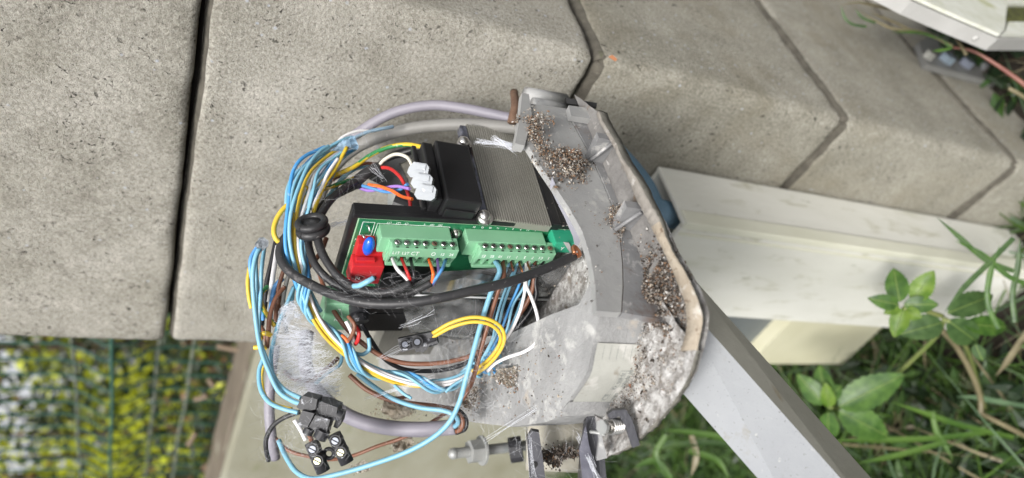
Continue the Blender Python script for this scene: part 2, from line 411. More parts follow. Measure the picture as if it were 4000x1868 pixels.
# ---------------- white duct post ----------------
PVC = mat('mildewed_white_plastic', (.60, .595, .53), .45, 0, (.75, .745, .70), 11, specks=(((.47, .47, .36), 14, .56), ((.50, .49, .40), 70, .58), ((.33, .33, .25), 130, .66), ((.25, .24, .2), 180, .76)), bump=.0004, bscale=200, aniso=(1, 1, .30))
PVY = mat('algae_stained_white_plastic', (.58, .575, .46), .5, 0, (.72, .715, .62), 20, specks=(((.48, .48, .28), 30, .66),), aniso=(1, 1, .4))
CRM = mat('cream_painted_metal', (.50, .48, .33), .5, 0, (.60, .58, .43), 16, specks=(((.3, .24, .1), 60, .72),), bump=.0003, bscale=150)
px0, px1, py0, py1, ptop = .081, .200, .004, .066, .437
post = thing('gate_post', 'white mildewed hollow plastic post rising beside the pillar under the motor', 'post', ((px0 + px1) / 2, .035, -.07))
t_ = .004
obj('side_wall', box((px0, py0, -.2), (px0 + t_, py1, ptop)), PVC, post, bevel=.001)
obj('side_wall', box((px1 - t_, py0, -.2), (px1, py1, ptop)), PVC, post, bevel=.001)
obj('back_wall', box((px0 + t_ + .0002, py0 + .0002, -.2), (px1 - t_ - .0002, py0 + t_, ptop - .001)), PVC, post)
obj('front_wall', box((px0 + t_ + .0002, py1 - t_, -.2), (px1 - t_ - .0002, py1 + .0004, ptop - .001)), PVC, post)
obj('corner_bead', box((px0 - .002, py1 - .012, -.2), (px0 + .005, py1 + .0025, ptop - .0005)), PVY, post, bevel=.0012)
obj('ridge', box((px0 + .011, py1 + .0004, -.2), (px0 + .0135, py1 + .0018, ptop - .002)), PVY, post, bevel=.0004)
# cream rail and grey bracket behind the post
yy = .024
rl = thing('gate_rail', 'cream painted metal rail end low down behind the white post', 'rail', on(3200, 1340, 'Y', yy))
obj('rail_face', prism([on(*p, 'Y', yy) for p in ((2975, 1422), (3292, 1422), (3500, 1230), (3150, 1230))], (0, -.020, 0)), CRM, rl, bevel=.0015)
obj('rail_cap', prism([on(*p, 'Y', yy + .004) for p in ((2945, 1402), (2990, 1412), (3175, 1230), (3115, 1230))], (0, -.024, 0)), CRM, rl, bevel=.001)
gb = prism([on(*p, 'Y', .010) for p in ((2820, 1230), (3110, 1230), (2950, 1400), (2900, 1405), (2790, 1290))], (0, -.008, 0))
tag(obj('mounting_bracket', gb, mat('blue_grey_metal', (.12, .135, .14), .5, .2, (.16, .175, .18), 20), bevel=.004), 'dark blue grey metal bracket between the white post and the arm', 'bracket')

# ---------------- gate stile, top right ----------------
MOS = mat('mossy_white_paint', (.55, .56, .45), .8, 0, (.76, .77, .72), 40, specks=(((.35, .37, .12), 26, .60), ((.20, .24, .06), 70, .68)), bump=.0012, bscale=160)
GRP = mat('grey_weathered_panel', (.36, .355, .34), .7, 0, (.46, .455, .44), 20, bump=.0004, bscale=200)
xs = -.085
st = thing('gate_stile', 'white mossy gate stile with a grey edge in front of the pillar side', 'gate', on(3900, 150, 'X', xs))
face = [(3380, -90), (3560, 5), (3740, 85), (3898, 152), (4080, 158), (4080, -90)]
pts = [on(*p, 'X', xs) for p in face]
obj('side_panel', prism(pts, (.013, 0, 0)), GRP, st, bevel=.002)
bm = prism([on(*p, 'X', xs - .001) for p in ((3420, -90), (3560, -3), (3740, 77), (3896, 143), (3912, 128), (3925, 30), (3880, -40), (3850, -90))], (-.003, 0, 0))
obj('painted_face', bm, MOS, st, bevel=.001)
bm = prism([on(*p, 'X', xs - .001) for p in ((3905, 143), (4080, 150), (4080, 95), (3930, 95), (3918, 130))], (-.003, 0, 0))
obj('painted_face', bm, MOS, st, bevel=.001)
bm = prism([on(*p, 'X', xs - .001) for p in ((3858, -90), (3888, -38), (3930, 26), (4080, 30), (4080, -90))], (-.003, 0, 0))
obj('painted_face', bm, MOS, st, bevel=.001)
bm = prism([on(*p, 'X', xs - .0004) for p in ((3926, 30), (4080, 32), (4080, 94), (3931, 94))], (-.0008, 0, 0))
obj('moss_pocket', bm, mat('dark_moss', (.02, .02, .01), .95, 0, (.14, .15, .03), 120, bump=.002, bscale=300, contrast=.12), st)
obj('rivet', ball(on(3810, 150, 'X', -.078), .003, (1, .6, 1.2)), GRP, st, True)

# bolted bracket on the pillar side
bk_ = thing('bolted_plate', 'grey metal plate with a row of bolt heads on the pillar side near the ground', 'bracket', on(3750, 270, 'X', -.004))
obj('plate', prism([on(*p, 'X', -.0015) for p in ((3570, 185), (3600, 270), (3680, 292), (3880, 345), (3935, 300), (3880, 180), (3700, 120))], (-.007, 0, 0)), mat('galvanised_plate', (.24, .24, .23), .55, .4, (.33, .33, .32), 40), bk_, bevel=.001)
for (x, y, r, m) in ((3620, 226, .006, (.45, .45, .42)), (3690, 238, .009, (.36, .44, .52)), (3766, 256, .008, (.33, .36, .44)), (3838, 266, .010, (.40, .41, .42)), (3868, 205, .009, (.42, .42, .40))):
    p = on(x, y, 'X', -.009)
    obj('bolt_head', cyl(p, p + Vector((-.008, 0, 0)), r, 6), mat('zinc_%d' % x, m, .4, .5), bk_, bevel=.0015)

# =====================================================================
# GATE OPENER
# =====================================================================
ZB = .585
op = thing('gate_opener', 'dirty grey cast housing of an opened gate motor fixed to the pillar', 'gate motor', (.06, .15, .56))
outer = [(2334, 430), (2345, 460), (2390, 538), (2424, 608), (2488, 707), (2535, 794), (2570, 853), (2616, 969), (2657, 1040), (2698, 1116), (2723, 1178), (2737, 1230), (2731, 1300), (2716, 1368), (2690, 1460), (2640, 1550), (2570, 1638), (2500, 1704), (2430, 1757), (2352, 1790)]
inner = [(2328, 452), (2336, 472), (2372, 536), (2406, 602), (2450, 700), (2485, 785), (2540, 885), (2580, 965), (2611, 1030), (2646, 1116), (2672, 1185), (2679, 1250), (2670, 1322), (2652, 1372)]
skirt_h = [.0065] * 6 + [.0055, .0045, .003, .0025, .002, .002, .002, .002]
Oz = [on(*p, 'Z', ZB) for p in outer]; Iz = [on(*p, 'Z', ZB) for p in inner]
PLATE = mat('silt_covered_plate', (.22, .205, .19), .95, 0, (.50, .49, .475), 160, specks=(((.15, .12, .09), 70, .60), ((.62, .61, .60), 240, .58), ((.05, .04, .032), 420, .64), ((.08, .07, .06), 200, .66)), bump=.0025, bscale=160, contrast=.10)
# base plate: polygon from the outer edge back under the casing
back = [Vector((.085, .225, ZB)), Vector((.20, .10, ZB)), Vector((.20, .03, ZB)), Vector((.06, .03, ZB))]
bm = bmesh.new()
poly = [Vector((p.x, p.y, ZB - .0068)) + (Vector((.05, .15, 0)) - Vector((p.x, p.y, 0))).normalized() * .004 for p in Oz] + [Vector((p.x, p.y, ZB - .006)) for p in back]
prism(poly, (0, 0, -.0015), bm)
obj('base_plate', bm, PLATE, op)
bm = bmesh.new()
of = spline(Oz[:14], 110); inf = spline(Iz, 110)
rings = []
up = Vector((0, 0, 1))
for i in range(110):
    a, b = of[i], inf[i]; t = i / 109 * 13; k = min(12, int(t)); hh = skirt_h[k] + (skirt_h[k+1] - skirt_h[k]) * (t - k)
    wob = .0005 * noise.noise(a * 300) + .0004 * noise.noise(a * 900); w2 = .0006 * noise.noise(a * 150 + Vector((5, 0, 0)))
    d = (b - a).normalized()
    rings.append([bm.verts.new(v) for v in (a + d * .004 - up * (hh + .0008), a + d * .0005 - up * (hh + w2), a - up * hh * .5 + d * wob, a - up * .0008 + d * wob, a + d * .0008 + up * wob, a.lerp(b, .5) + up * wob * 1.5, b - d * .0005 + up * wob, b - up * (.001), b - up * .0085)])
for i in range(109):
    for j in range(8):
        f = bm.faces.new((rings[i][j], rings[i][j+1], rings[i+1][j+1], rings[i+1][j])); f.smooth = True
        f.material_index = 1 if j < 3 else (0 if i > 62 + 8 * noise.noise(Vector((i * .1, 0, 0))) else 2)
bm.faces.new(rings[0][::-1]); bm.faces.new(rings[-1])
LICH = mat('lichened_outer_edge', (.10, .095, .08), .9, 0, (.22, .21, .18), 90, specks=(((.38, .38, .35), 120, .64), ((.05, .055, .04), 160, .62)), bump=.001, bscale=300)
TAN2 = mat('grime_streaked_rim', (.17, .15, .13), .9, 0, (.34, .32, .29), 70, specks=(((.50, .48, .45), 110, .63), ((.22, .13, .07), 90, .66)), bump=.001, bscale=250)
obj('rim', bm, [TAN, LICH, TAN2], op)
# silted floor lofts: rim to side casting, and plate edge to the curved front
def loft(name, A, B, rows, amp, m, edge_drop=0.0):
    bm = bmesh.new(); G = []
    for a, b in zip(A, B):
        r = []
        for j in range(rows + 1):
            v = j / rows; p = a.lerp(b, v); e = min(1, min(v, 1 - v) * 5 + .1)
            h = amp * noise.fractal(p * 90, 1, 2, 5) * e + amp * .5 * noise.noise(p * 900) * e
            if j == 0: h -= edge_drop
            r.append(bm.verts.new(p + up * h))
        G.append(r)
    for i in range(len(G) - 1):
        for j in range(rows): bm.faces.new((G[i][j], G[i+1][j], G[i+1][j+1], G[i][j+1])).smooth = True
    return obj(name, bm, m, op)
XW = -.004
dn = Vector((0, 0, -.0062))
A_ = [p + dn for p in spline(Iz, 70)]; B_ = [Vector((XW, .055 + (.215 - .055) * i / 69, ZB - .0062)) for i in range(70)]
loft('trough_floor', A_, B_, 10, .0009, mat('grimy_trough', (.12, .115, .11), .9, 0, (.26, .25, .24), 80, specks=(((.42, .40, .37), 150, .64), ((.14, .09, .05), 60, .62)), bump=.001, bscale=250))
sk = spline(Oz[13:], 80)
fxy = [(-.006, .200), (.001, .212), (.0121, .2190), (.0204, .2245), (.0288, .2312), (.0400, .2337), (.0503, .2347), (.070, .240), (.080, .245)]
B_ = spline([Vector((x, y, ZB - .0045)) for x, y in fxy], 80)
loft('silted_plate', [p - up * .0006 for p in sk], B_, 26, .0016, PLATE)
# plate edge
bm = bmesh.new(); rr = []
for a in sk:
    ctr = Vector((.05, .18, a.z)); d = (ctr - a).normalized(); wob = .0009 * noise.noise(a * 220) + .0006 * noise.noise(a * 700)
    rr.append([bm.verts.new(v) for v in (a - up * .0045 + d * .004, a - up * .0035 - d * wob, a - up * .0015 - d * wob, a - up * .0006 + d * .0004)])
for i in range(79):
    for j in range(3): bm.faces.new((rr[i][j], rr[i][j+1], rr[i+1][j+1], rr[i+1][j])).smooth = True
obj('rim', bm, LICH, op)
# side wall, two castings with a seam between
seam = [(2216, 425), (2212, 445), (2240, 490), (2300, 600), (2352, 712), (2400, 830), (2420, 920), (2430, 1030), (2432, 1120), (2426, 1222)]
upl = [(2330, 1215), (2325, 1110), (2308, 1010), (2275, 905), (2225, 815), (2175, 740), (2120, 660), (2060, 565), (2045, 470), (2075, 405)]
bm = prism([on(*p, 'X', XW) for p in seam] + [on(*p, 'X', XW) for p in upl], (.004, 0, 0)); obj('side_casting', bm, ALU, op, bevel=.0006)
low = [on(x + 7, y, 'X', XW - .0006) for x, y in seam]
foot = [Vector((XW - .0006, .222, ZB - .006)), Vector((XW - .0006, .074, ZB - .006))]
bm = prism(low + foot, (.004, 0, 0)); obj('base_casting', bm, ALUD, op, bevel=.0006)
obj('seam', tube(spline([on(x + 3, y, 'X', XW + .001) for x, y in seam], 60), .0010, 6), mat('brown_grime', (.035, .022, .014), .9), op)
# gusset ribs between wall and rim
for (pa, pb) in (((2332, 612), (2428, 640)), ((2400, 868), (2532, 890))):
    a = on(*pa, 'X', XW - .001); b = on(*pb, 'Z', ZB)
    y = a.y
    zt = max(a.z, ZB + .004)
    bm = prism([Vector((XW - .0005, y, zt)), Vector((b.x + .002, y, ZB + .006)), Vector((b.x + .002, y, ZB - .006)), Vector((XW - .0005, y, ZB - .006))], (0, .0045, 0))
    obj('gusset', bm, ALUD, op, bevel=.0008)
    obj('gusset_fillet', cyl((XW - .001, y + .0055, zt), (b.x + .003, y + .0055, ZB - .003), .0011, 10), ALUD, op, True)
# gearbox block: dusty flat top
ZG = .607
FXY = [(-.0032, .194), (-.0004, .204), (.005, .2125), (.0121, .2182), (.0204, .2237), (.0288, .2306), (.0400, .2330), (.0503, .2342), (.066, .236)]
gpl = [(2225, 1570), (2190, 1625), (2130, 1650), (2000, 1668), (1850, 1650), (1700, 1620), (1560, 1560), (1480, 1430), (1480, 1330), (1600, 1300), (1800, 1330), (2000, 1300), (2150, 1230), (2260, 1190)]
gp = [Vector((x, y, ZG)) for x, y in FXY] + [on(*p, 'Z', ZG) for p in gpl]
DUST = mat('dusty_grey_casing', (.21, .21, .21), .85, 0, (.36, .36, .355), 30, specks=(((.46, .455, .44), 70, .58), ((.12, .10, .08), 260, .70), ((.42, .37, .31), 45, .64)), bump=.0012, bscale=140)
bm = prism(gp, (0, 0, -.030)); obj('gearbox', bm, DUST, op, bevel=.0010)
topA = spline([Vector((x, y, ZG - .0012)) for x, y in FXY], 24)
botA = [Vector((p.x, p.y, ZB - .0065)) for p in topA]
# rating plate follows the casting
LAB = mat('faded_rating_plate', (.33, .33, .30), .6, 0, (.42, .42, .385), 50, specks=(((.50, .49, .46), 60, .56), ((.26, .24, .2), 110, .62)), bump=.0002, bscale=300)
def front(u, v, off):
    i = u * 23; i0 = min(22, int(i)); f = i - i0
    a = topA[i0].lerp(topA[i0+1], f); b = botA[i0].lerp(botA[i0+1], f)
    nn = (b - a).cross(topA[i0+1] - topA[i0]).normalized()
    if nn.dot(CAM - a) < 0: nn = -nn
    return a.lerp(b, v) + nn * off
def front_patch(name, u0, u1, v0, v1, off, m, parent, nu=10, nv=3):
    bm = bmesh.new(); G = [[bm.verts.new(front(u0 + (u1-u0)*i/nu, v0 + (v1-v0)*j/nv, off)) for j in range(nv + 1)] for i in range(nu + 1)]
    for i in range(nu):
        for j in range(nv): bm.faces.new((G[i][j], G[i+1][j], G[i+1][j+1], G[i][j+1]))
    return obj(name, bm, m, parent)
lb = front_patch('rating_plate', .405, .835, .02, .97, .0009, LAB, op, 16, 4)
GINK = mat('faded_grey_print', (.20, .22, .21), .7, 0, (.36, .37, .35), 300)
for k in range(5): front_patch('rule_line', .415, .50, .17 + k * .15, .178 + k * .15, .0011, GINK, lb, 5, 1)
for k in range(3): front_patch('rule_line', .56, .825, .62 + k * .13, .628 + k * .13, .0011, GINK, lb, 10, 1)
front_patch('rule_line', .56, .564, .62, .92, .0011, GINK, lb, 1, 4)
def textmesh(body, size):
    cu = bpy.data.curves.new('t', 'FONT'); cu.body = body; cu.size = size; cu.align_x = 'CENTER'; cu.align_y = 'CENTER'; cu.extrude = .00004; cu.resolution_u = 2
    o = bpy.data.objects.new('t', cu); C.objects.link(o); bpy.context.view_layer.update()
    me = bpy.data.meshes.new_from_object(o.evaluated_get(bpy.context.evaluated_depsgraph_get()))
    bpy.data.objects.remove(o); bpy.data.curves.remove(cu); return me
_tm = {}
def text(body, size, MM, parent, m=INK, name='lettering', stretch=1):
    me = textmesh(body, size)
    me.transform(MM @ Matrix.Diagonal((stretch, 1, 1, 1)))
    me.materials.clear()
    return link(name, me, parent, m)
def frame_m(o, x, y):
    x = x.normalized(); z = x.cross(y).normalized(); y = z.cross(x)
    m = Matrix((x, y, z)).transposed().to_4x4(); m.translation = o; return m
for (b_, u, v, s) in (('50Hz', .61, .69, .0034), ('Made in', .61, .82, .0034), ('ID', .69, .69, .0034), ('Torino', .79, .82, .0034), ('CE', .78, .66, .005)):
    o_ = front(u, v, .0012); x_ = front(u - .02, v, .0012) - o_; y_ = front(u, v - .05, .0012) - o_
    text(b_, s, frame_m(o_, x_, y_), lb, GINK)

# lower motor barrel, levers, studs
BG = mat('beige_grey_barrel', (.30, .28, .23), .8, 0, (.40, .38, .32), 30, specks=(((.08, .07, .05), 90, .68),), bump=.0006, bscale=160)
c0 = Vector((.15, .175, .575))
obj('motor_barrel', cyl(at(2060, 1690, .415), at(2265, 1700, .415), .0215, 32), BG, op, True, bevel=.001)
def flat_bar(name, pts, z, th, m, parent, bevel=.0008):
    P_ = [at(x, y, z) for x, y in pts]
    return obj(name, prism(P_, fwd * th), m, parent, bevel=bevel)
LEV = mat('scuffed_black_steel', (.025, .026, .03), .4, .4, (.06, .06, .07), 50, specks=(((.30, .30, .33), 120, .68),), bump=.0005, bscale=200)
flat_bar('release_lever', [(2058, 1712), (2076, 1685), (2106, 1690), (2122, 1800), (2134, 1900), (2070, 1900), (2064, 1800)], .37, .006, LEV, op)
p_ = at(2088, 1816, .3694); obj('lever_hole', cyl(p_, p_ + fwd * .003, .0016, 16), HOLE, op)
flat_bar('release_lever', [(2292, 1622), (2328, 1632), (2345, 1700), (2362, 1790), (2372, 1900), (2262, 1900), (2272, 1790)], .36, .010, LEV, op)
flat_bar('lever_cheek', [(2288, 1660), (2300, 1735), (2318, 1800), (2330, 1900), (2278, 1900), (2262, 1760)], .352, .004, mat('worn_blue_steel', (.05, .05, .065), .4, .6, (.15, .15, .18), 60, bump=.0004, bscale=100), op)
# stud with nut (blurred), vertical
stud = thing('threaded_stud', 'zinc plated threaded stud with nut and washer beside the motor barrel', 'bolt', at(1900, 1750, .50))
ZN = mat('zinc_plating', (.28, .29, .29), .5, .4, (.42, .42, .40), 90, specks=(((.25, .30, .30), 60, .62),))
a, b = at(1772, 1772, .49), at(2075, 1738, .52)
obj('shank', tube([a.lerp(b, i / 90) for i in range(91)], .0037, 12, rf=lambda t: 1 + .06 * math.sin(t * 190)), ZN, stud, True)
d_ = (b - a).normalized()
obj('nut', cyl(a + d_ * .012, a + d_ * .021, .0085, 6), ZN, stud, bevel=.0005)
obj('washer', cyl(a + d_ * .0213, a + d_ * .0228, .0105, 28), ZN, stud, bevel=.0002)
obj('stud_end', ball(a, .0042, (1, 1, 1)), ZN, stud, True)
obj('locking_collar', cyl(at(1990, 1760, .50), at(2040, 1752, .5), .009, 14), BPL2, stud, bevel=.001)
# spring bolt
sb = thing('spring_bolt', 'bright spring loaded bolt standing on the silted base plate', 'bolt', at(2400, 1665, .325))
a, b = at(2362, 1668, .325), at(2448, 1660, .335); d_ = (b - a).normalized(); x_ = d_.orthogonal().normalized(); y_ = d_.cross(x_)
obj('coil_spring', tube([a + d_ * (.0035 + .0075 * t / 100) + (x_ * math.cos(t / 100 * 10 * math.pi) + y_ * math.sin(t / 100 * 10 * math.pi)) * .0036 for t in range(101)], .0005, 6), STEEL, sb)
obj('shank', cyl(a, b, .0022, 16), STEEL, sb, True)
obj('head', ball(a + d_ * .0016, .0030, (1, 1, 1)), STEEL, sb, True)
obj('nut', cyl(a - d_ * .0022, a - d_ * .0002, .0036, 6), ZN, sb, bevel=.0004)
flat_bar('angle_plate', [(2372, 1620), (2395, 1604), (2445, 1600), (2470, 1640), (2500, 1740), (2470, 1750), (2442, 1665), (2420, 1628), (2380, 1640)], .327, .004, LEV, op)
flat_bar('angle_plate', [(2325, 1625), (2352, 1640), (2350, 1700), (2372, 1790), (2330, 1800), (2340, 1720)], .338, .004, ALUD, op)
obj('split_pin', tube(spline(P3([(2305, 1687, .33), (2330, 1690, .328), (2365, 1700, .327)]), 8), .0008, 6), ZN, op, True)

# upper corner bracket by the wall
for (q0, q1, r) in (((2052, 372, .437), (2206, 398, .452), .0052), ((2082, 402, .425), (2212, 424, .437), .0035)):
    obj('corner_post', cyl(at(*q0), at(*q1), r, 18), ALU, op, True, bevel=.0008)
obj('corner_web', prism([on(*p, 'X', -.006) for p in ((2040, 362), (2066, 368), (2078, 450), (2050, 570), (2012, 560), (2030, 470))], (.005, 0, 0)), ALU, op, bevel=.0012)
obj('gasket', prism([at(*p, .428) for p in ((2208, 382), (2332, 402), (2330, 420), (2215, 404))], fwd * .006), mat('black_gasket', (.008, .008, .008), .7), op, bevel=.001)
obj('end_casting', prism([on(*p, 'X', -.009) for p in ((2222, 412), (2322, 424), (2336, 470), (2230, 452))], (.004, 0, 0)), ALU, op, bevel=.001)
# mounting feet to the wall (fixes the housing to the pillar)
obj('wall_bracket', box((.060, .0005, .572), (.15, .06, .5785)), ALUD, op, bevel=.001)
obj('anchor_rod', tube(spline([at(2008, 362, .462), at(2012, 420, .44), at(1998, 480, .435)], 12), .0028, 10), RUSTY, op, True)

# arm of the opener
PA = mat('speckled_grey_arm', (.22, .23, .245), .6, 0, (.29, .30, .31), 16, specks=(((.12, .115, .11), 620, .64), ((.20, .19, .165), 60, .64), ((.40, .40, .39), 220, .68)), bump=.0002, bscale=300)
PB = mat('stained_arm_side', (.33, .32, .27), .6, 0, (.42, .41, .36), 20, specks=(((.28, .24, .17), 60, .66),), bump=.0003, bscale=200)
arm = thing('motor_arm', 'speckled grey square tube arm sloping away under the housing', 'arm', at(2900, 1500, .36))
s0 = [(2640, 1010, .372), (2640, 1145, .345), (2640, 1505, .350)]; s1 = [(3560, 2045, .345), (3440, 2045, .318), (3115, 2045, .322)]
A0 = [at(*p) for p in s0]; A1 = [at(*p) for p in s1]; A0.append(A0[0] + A0[2] - A0[1]); A1.append(A1[0] + A1[2] - A1[1])
bm = bmesh.new(); va = [bm.verts.new(p) for p in A0]; vb = [bm.verts.new(p) for p in A1]
bm.faces.new(va); bm.faces.new(vb[::-1])
for i in range(4):
    f = bm.faces.new((va[i], vb[i], vb[(i+1) % 4], va[(i+1) % 4])); f.material_index = 1 if i == 0 else 0
obj('square_tube', bm, [PA, PB], arm, bevel=.0012, seg=3)

# blue conduit
BLC = mat('blue_corrugated_plastic', (.085, .16, .22), .5, 0, (.12, .20, .27), 40, specks=(((.20, .28, .33), 200, .70),))
pts = spline([at(2362, 585, .50), at(2440, 662, .52), at(2503, 740, .54), at(2548, 818, .56), Vector((.106, .034, .42)), Vector((.110, .034, .33))], 640)
tag(obj('corrugated_conduit', tube(pts, .0108, 20, rf=lambda t: 1 + .07 * math.sin(t * 480)), BLC, None, True), 'blue corrugated conduit entering the open top of the white post', 'conduit')

# =====================================================================
# CONTROL BOARD
# =====================================================================
O = Vector((.0458, .1337, .7057))
U = Vector((-.045, -.040, -1)).normalized(); V = (Vector((1, 0, 0)) - U * U.x).normalized(); Nn = V.cross(U).normalized()
MB = Matrix((U, V, Nn)).transposed().to_4x4(); MB.translation = O      # local u,v,n -> world
def Lp(u, v, n): return MB @ Vector((u, v, n))
def Lpx(px, py, n): return onp(px, py, O + Nn * n, Nn)
def Lc(px, py, n):
    p = MB.inverted() @ Lpx(px, py, n); return p.x, p.y
def lbox(name, lo, hi, m, parent, bevel=0): return obj(name, box(lo, hi, MB), m, parent, bevel=bevel)
def Mface(u, v, n, flip=False):
    """text on the outward face: reads along u, top towards -v"""
    s = -1 if flip else 1
    return frame_m(Lp(u, v, n), U * s, -V * s)
cb = thing('control_board', 'green gate control circuit board with screw terminals on a black tray', 'circuit board', Lp(.06, .04, -.006))
lbox('tray', (-.004, -.0035, -.0075), (.132, .088, -.0018), BPL, cb, .0008)
lbox('tray_lip', (-.0035, -.0044, -.0074), (.133, -.0010, -.0019), BPL, cb, .0004)
lbox('tray_lip', (-.0038, -.0046, -.0018), (.1335, -.0012, .0008), BPL, cb, .0004)
pb = lbox('board', (0, 0, -.0016), (.1295, .086, 0), PCBM, cb)
lbox('board_edge', (-.0002, -.0003, -.0015), (.1297, -.00005, -.0001), PCBE, pb)
lbox('board_edge', (-.0004, -.0003, -.0015), (-.0001, .0862, -.0001), PCBE, pb)
def plug(hu0, hu1, u0, u1, poles, words, flip, silk):
    lbox('header', (hu0, .0030, .0001), (hu1, .0150, .0095), GREENP, cb, .0004)
    pg = lbox('terminal_plug', (u0, .0036, .0072), (u1, .0195, .0118), GREENP, cb, .0003)
    lbox('plug_face', (u0 + .0006, .0035, .0117), (u1 - .0002, .0108, .0158), GREENP, pg, .0005)
    lbox('plug_ledge', (u0 + .0008, .0178, .0116), (u1 - .0004, .0205, .0142), GREENP, pg, .0003)
    pitch = (u1 - u0 - .0022) / poles
    fin = None; hole = None
    for i in range(poles + 1):
        u = u0 + .0011 + i * pitch
        p = [Lp(u - .0005, .0107, .0117), Lp(u - .0005, .0107, .0156), Lp(u - .0005, .0180, .0138), Lp(u - .0005, .0180, .0117)]
        obj('fin', prism(p, U * .0010), GREENP, pg)
    for i in range(poles):
        u = u0 + .0011 + (i + .5) * pitch
        lbox('wire_opening', (u - .0015, .0112, .01185), (u + .0015, .0165, .0120), HOLE, pg)
        # screw seen on the face towards -v
        c = Lp(u, .0033, .0123)
        obj('screw_well', cyl(c, c - V * .00035, .00205, 24), mat('well_green', (.09, .22, .12), .5), pg)
        sc = obj('screw', cyl(Lp(u, .0030, .0122), Lp(u, .0026, .0122), .00155, 20, .0013), STEEL if (i * 7 + poles) % 5 else RUSTY, pg)
        a = Lp(u, .00255, .0122); ang = random.uniform(0, 3.1); dx = U * math.cos(ang) + Nn * math.sin(ang); dy = U * -math.sin(ang) + Nn * math.cos(ang)
        obj('screw_slot', prism([a - dx * .0013 - dy * .0002, a + dx * .0013 - dy * .0002, a + dx * .0013 + dy * .0002, a - dx * .0013 + dy * .0002], -V * .0001), HOLE, sc)
        lbox('test_slot', (u - .0008, .0034, .0147), (u + .0008, .00345, .0154), HOLE, pg)
        if i < len(words) and words[i]:
            text(words[i], .0031 if words[i] not in ('CT', 'O') or flip else .0042, Mface(u, .0076, .01585, flip), pg, stretch=.8)
    for (t, u) in silk:
        text(t, .0019, Mface(u, .0016, .00005, True), pb, stretch=.85)
plug(.0108, .0500, .0152, .0532, 7, ['L1T', 'L2T', 'CT', '', 'O', '12', '24'], False, (('L1T', .0160), ('L2T', .0210), ('CT', .0255), ('0', .0355), ('12V', .0400), ('24V', .0445)))
plug(.0592, .1080, .0650, .1130, 9, ['ES', 'ES', '10', '11', '1', '2', '7', 'C1', '5'], True, (('ES', .0645), ('ES', .0695), ('10', .0745), ('11', .079), ('1', .084), ('2', .0885), ('7', .0935), ('C1', .098), ('5', .103)))
# silk outlines
def silk(u0, v0, u1, v1):
    w_ = .00015
    for lo, hi in (((u0, v0 - w_, 0), (u1, v0 + w_, .00005)), ((u0, v1 - w_, 0), (u1, v1 + w_, .00005)), ((u0 - w_, v0, 0), (u0 + w_, v1, .00005)), ((u1 - w_, v0, 0), (u1 + w_, v1, .00005))):
        lbox('silk_line', lo, hi, INK, pb)
silk(.0022, .0022, .0085, .0128); silk(.0100, .00275, .0505, .0300)
text('N', .002, Mface(.0015, .0165, .00005, True), pb); text('L', .002, Mface(.0015, .0225, .00005, True), pb)
# fixing screws of the board
def bscrew(u, v, r=.0030, parent=cb):
    s = obj('board_screw', cyl(Lp(u, v, .0001), Lp(u, v, .0008), r, 24), STEEL, parent)
    obj('screw_dome', ball(Lp(u, v, .0012), r * .7, (1, 1, 1)), STEEL, s, True)
def bcyl(name, u, v, r, n0, n1, m, parent=cb, bevel=.0003): return obj(name, cyl(Lp(u, v, n0), Lp(u, v, n1), r, 28), m, parent, bevel=bevel)
bscrew(.0552, .0072, .0034)
# blue disc capacitor with leads
BD = mat('blue_disc', (.008, .09, .55), .22, 0, (.01, .11, .62), 40, coat=.5)
cc = Lpx(1440, 962, .0065)
e1, e2 = (Nn * .95 + V * .3).normalized(), U
bm = bmesh.new(); bmesh.ops.create_icosphere(bm, subdivisions=3, radius=1)
for v in bm.verts: v.co = cc + e1 * v.co.x * .0035 + V * v.co.y * .0062 + e2 * v.co.z * .0032
cap = obj('disc_capacitor', bm, BD, cb, True)
obj('lead', tube(spline([Lpx(1445, 905, .006), Lpx(1440, 885, .004), Lpx(1432, 882, .001)], 10), .0005, 6), STEEL, cap)
obj('lead', tube(spline([Lpx(1425, 930, .005), Lpx(1415, 918, .003), Lpx(1412, 925, .0005)], 10), .0005, 6), STEEL, cap)
# red mains connector
u_, v_ = Lc(1385, 1010, .004)
def lq(name, a, b, n0, n1, m, parent=cb, bevel=.0003):
    (ua, va), (ub, vb) = Lc(*a, n1), Lc(*b, n1)
    return lbox(name, (min(ua, ub), min(va, vb), n0), (max(ua, ub), max(va, vb), n1), m, parent, bevel)
rc = lq('mains_header', (1402, 955), (1480, 1035), .0001, .0065, REDP)
rp = lq('mains_plug', (1378, 1040), (1478, 1110), .0058, .0140, REDP, cb, .0006)
lq('latch', (1392, 1018), (1462, 1032), .0085, .0112, REDP, rp)
u_, v_ = Lc(1395, 1090, .0141)
lbox('plug_panel', (u_ - .0035, v_ - .003, .0140), (u_ + .0030, v_ + .001, .0143), mat('dark_red', (.22, .01, .015), .5), rp)
text('N', .0034, Mface(u_, v_ - .001, .0144, True), rp)
obj('plug_socket', cyl(Lpx(1458, 1085, .0141), Lpx(1458, 1085, .0141) + Nn * .0003, .0017, 18), HOLE, rp)
# green terminal at the lower end of the board
tg = lq('earth_terminal', (2172, 948), (2248, 990), .0001, .0105, mat('bright_green_connector', (.03, .33, .19), .4), cb, .0005)
u_, v_ = Lc(2195, 972, .0106); text('Y', .004, Mface(u_, v_, .0107, False), tg)
obj('tape_scrap', prism([Lpx(*p, .0115) for p in ((2200, 945), (2222, 948), (2240, 985), (2228, 990))], Nn * .0003), mat('grey_tape', (.42, .42, .41), .6), cb)
obj('board_standoff', cyl(Lpx(2262, 1000, -.004), Lpx(2262, 1000, .004), .0068, 28), mat('olive_plastic', (.30, .29, .25), .5), cb, True, bevel=.0006)
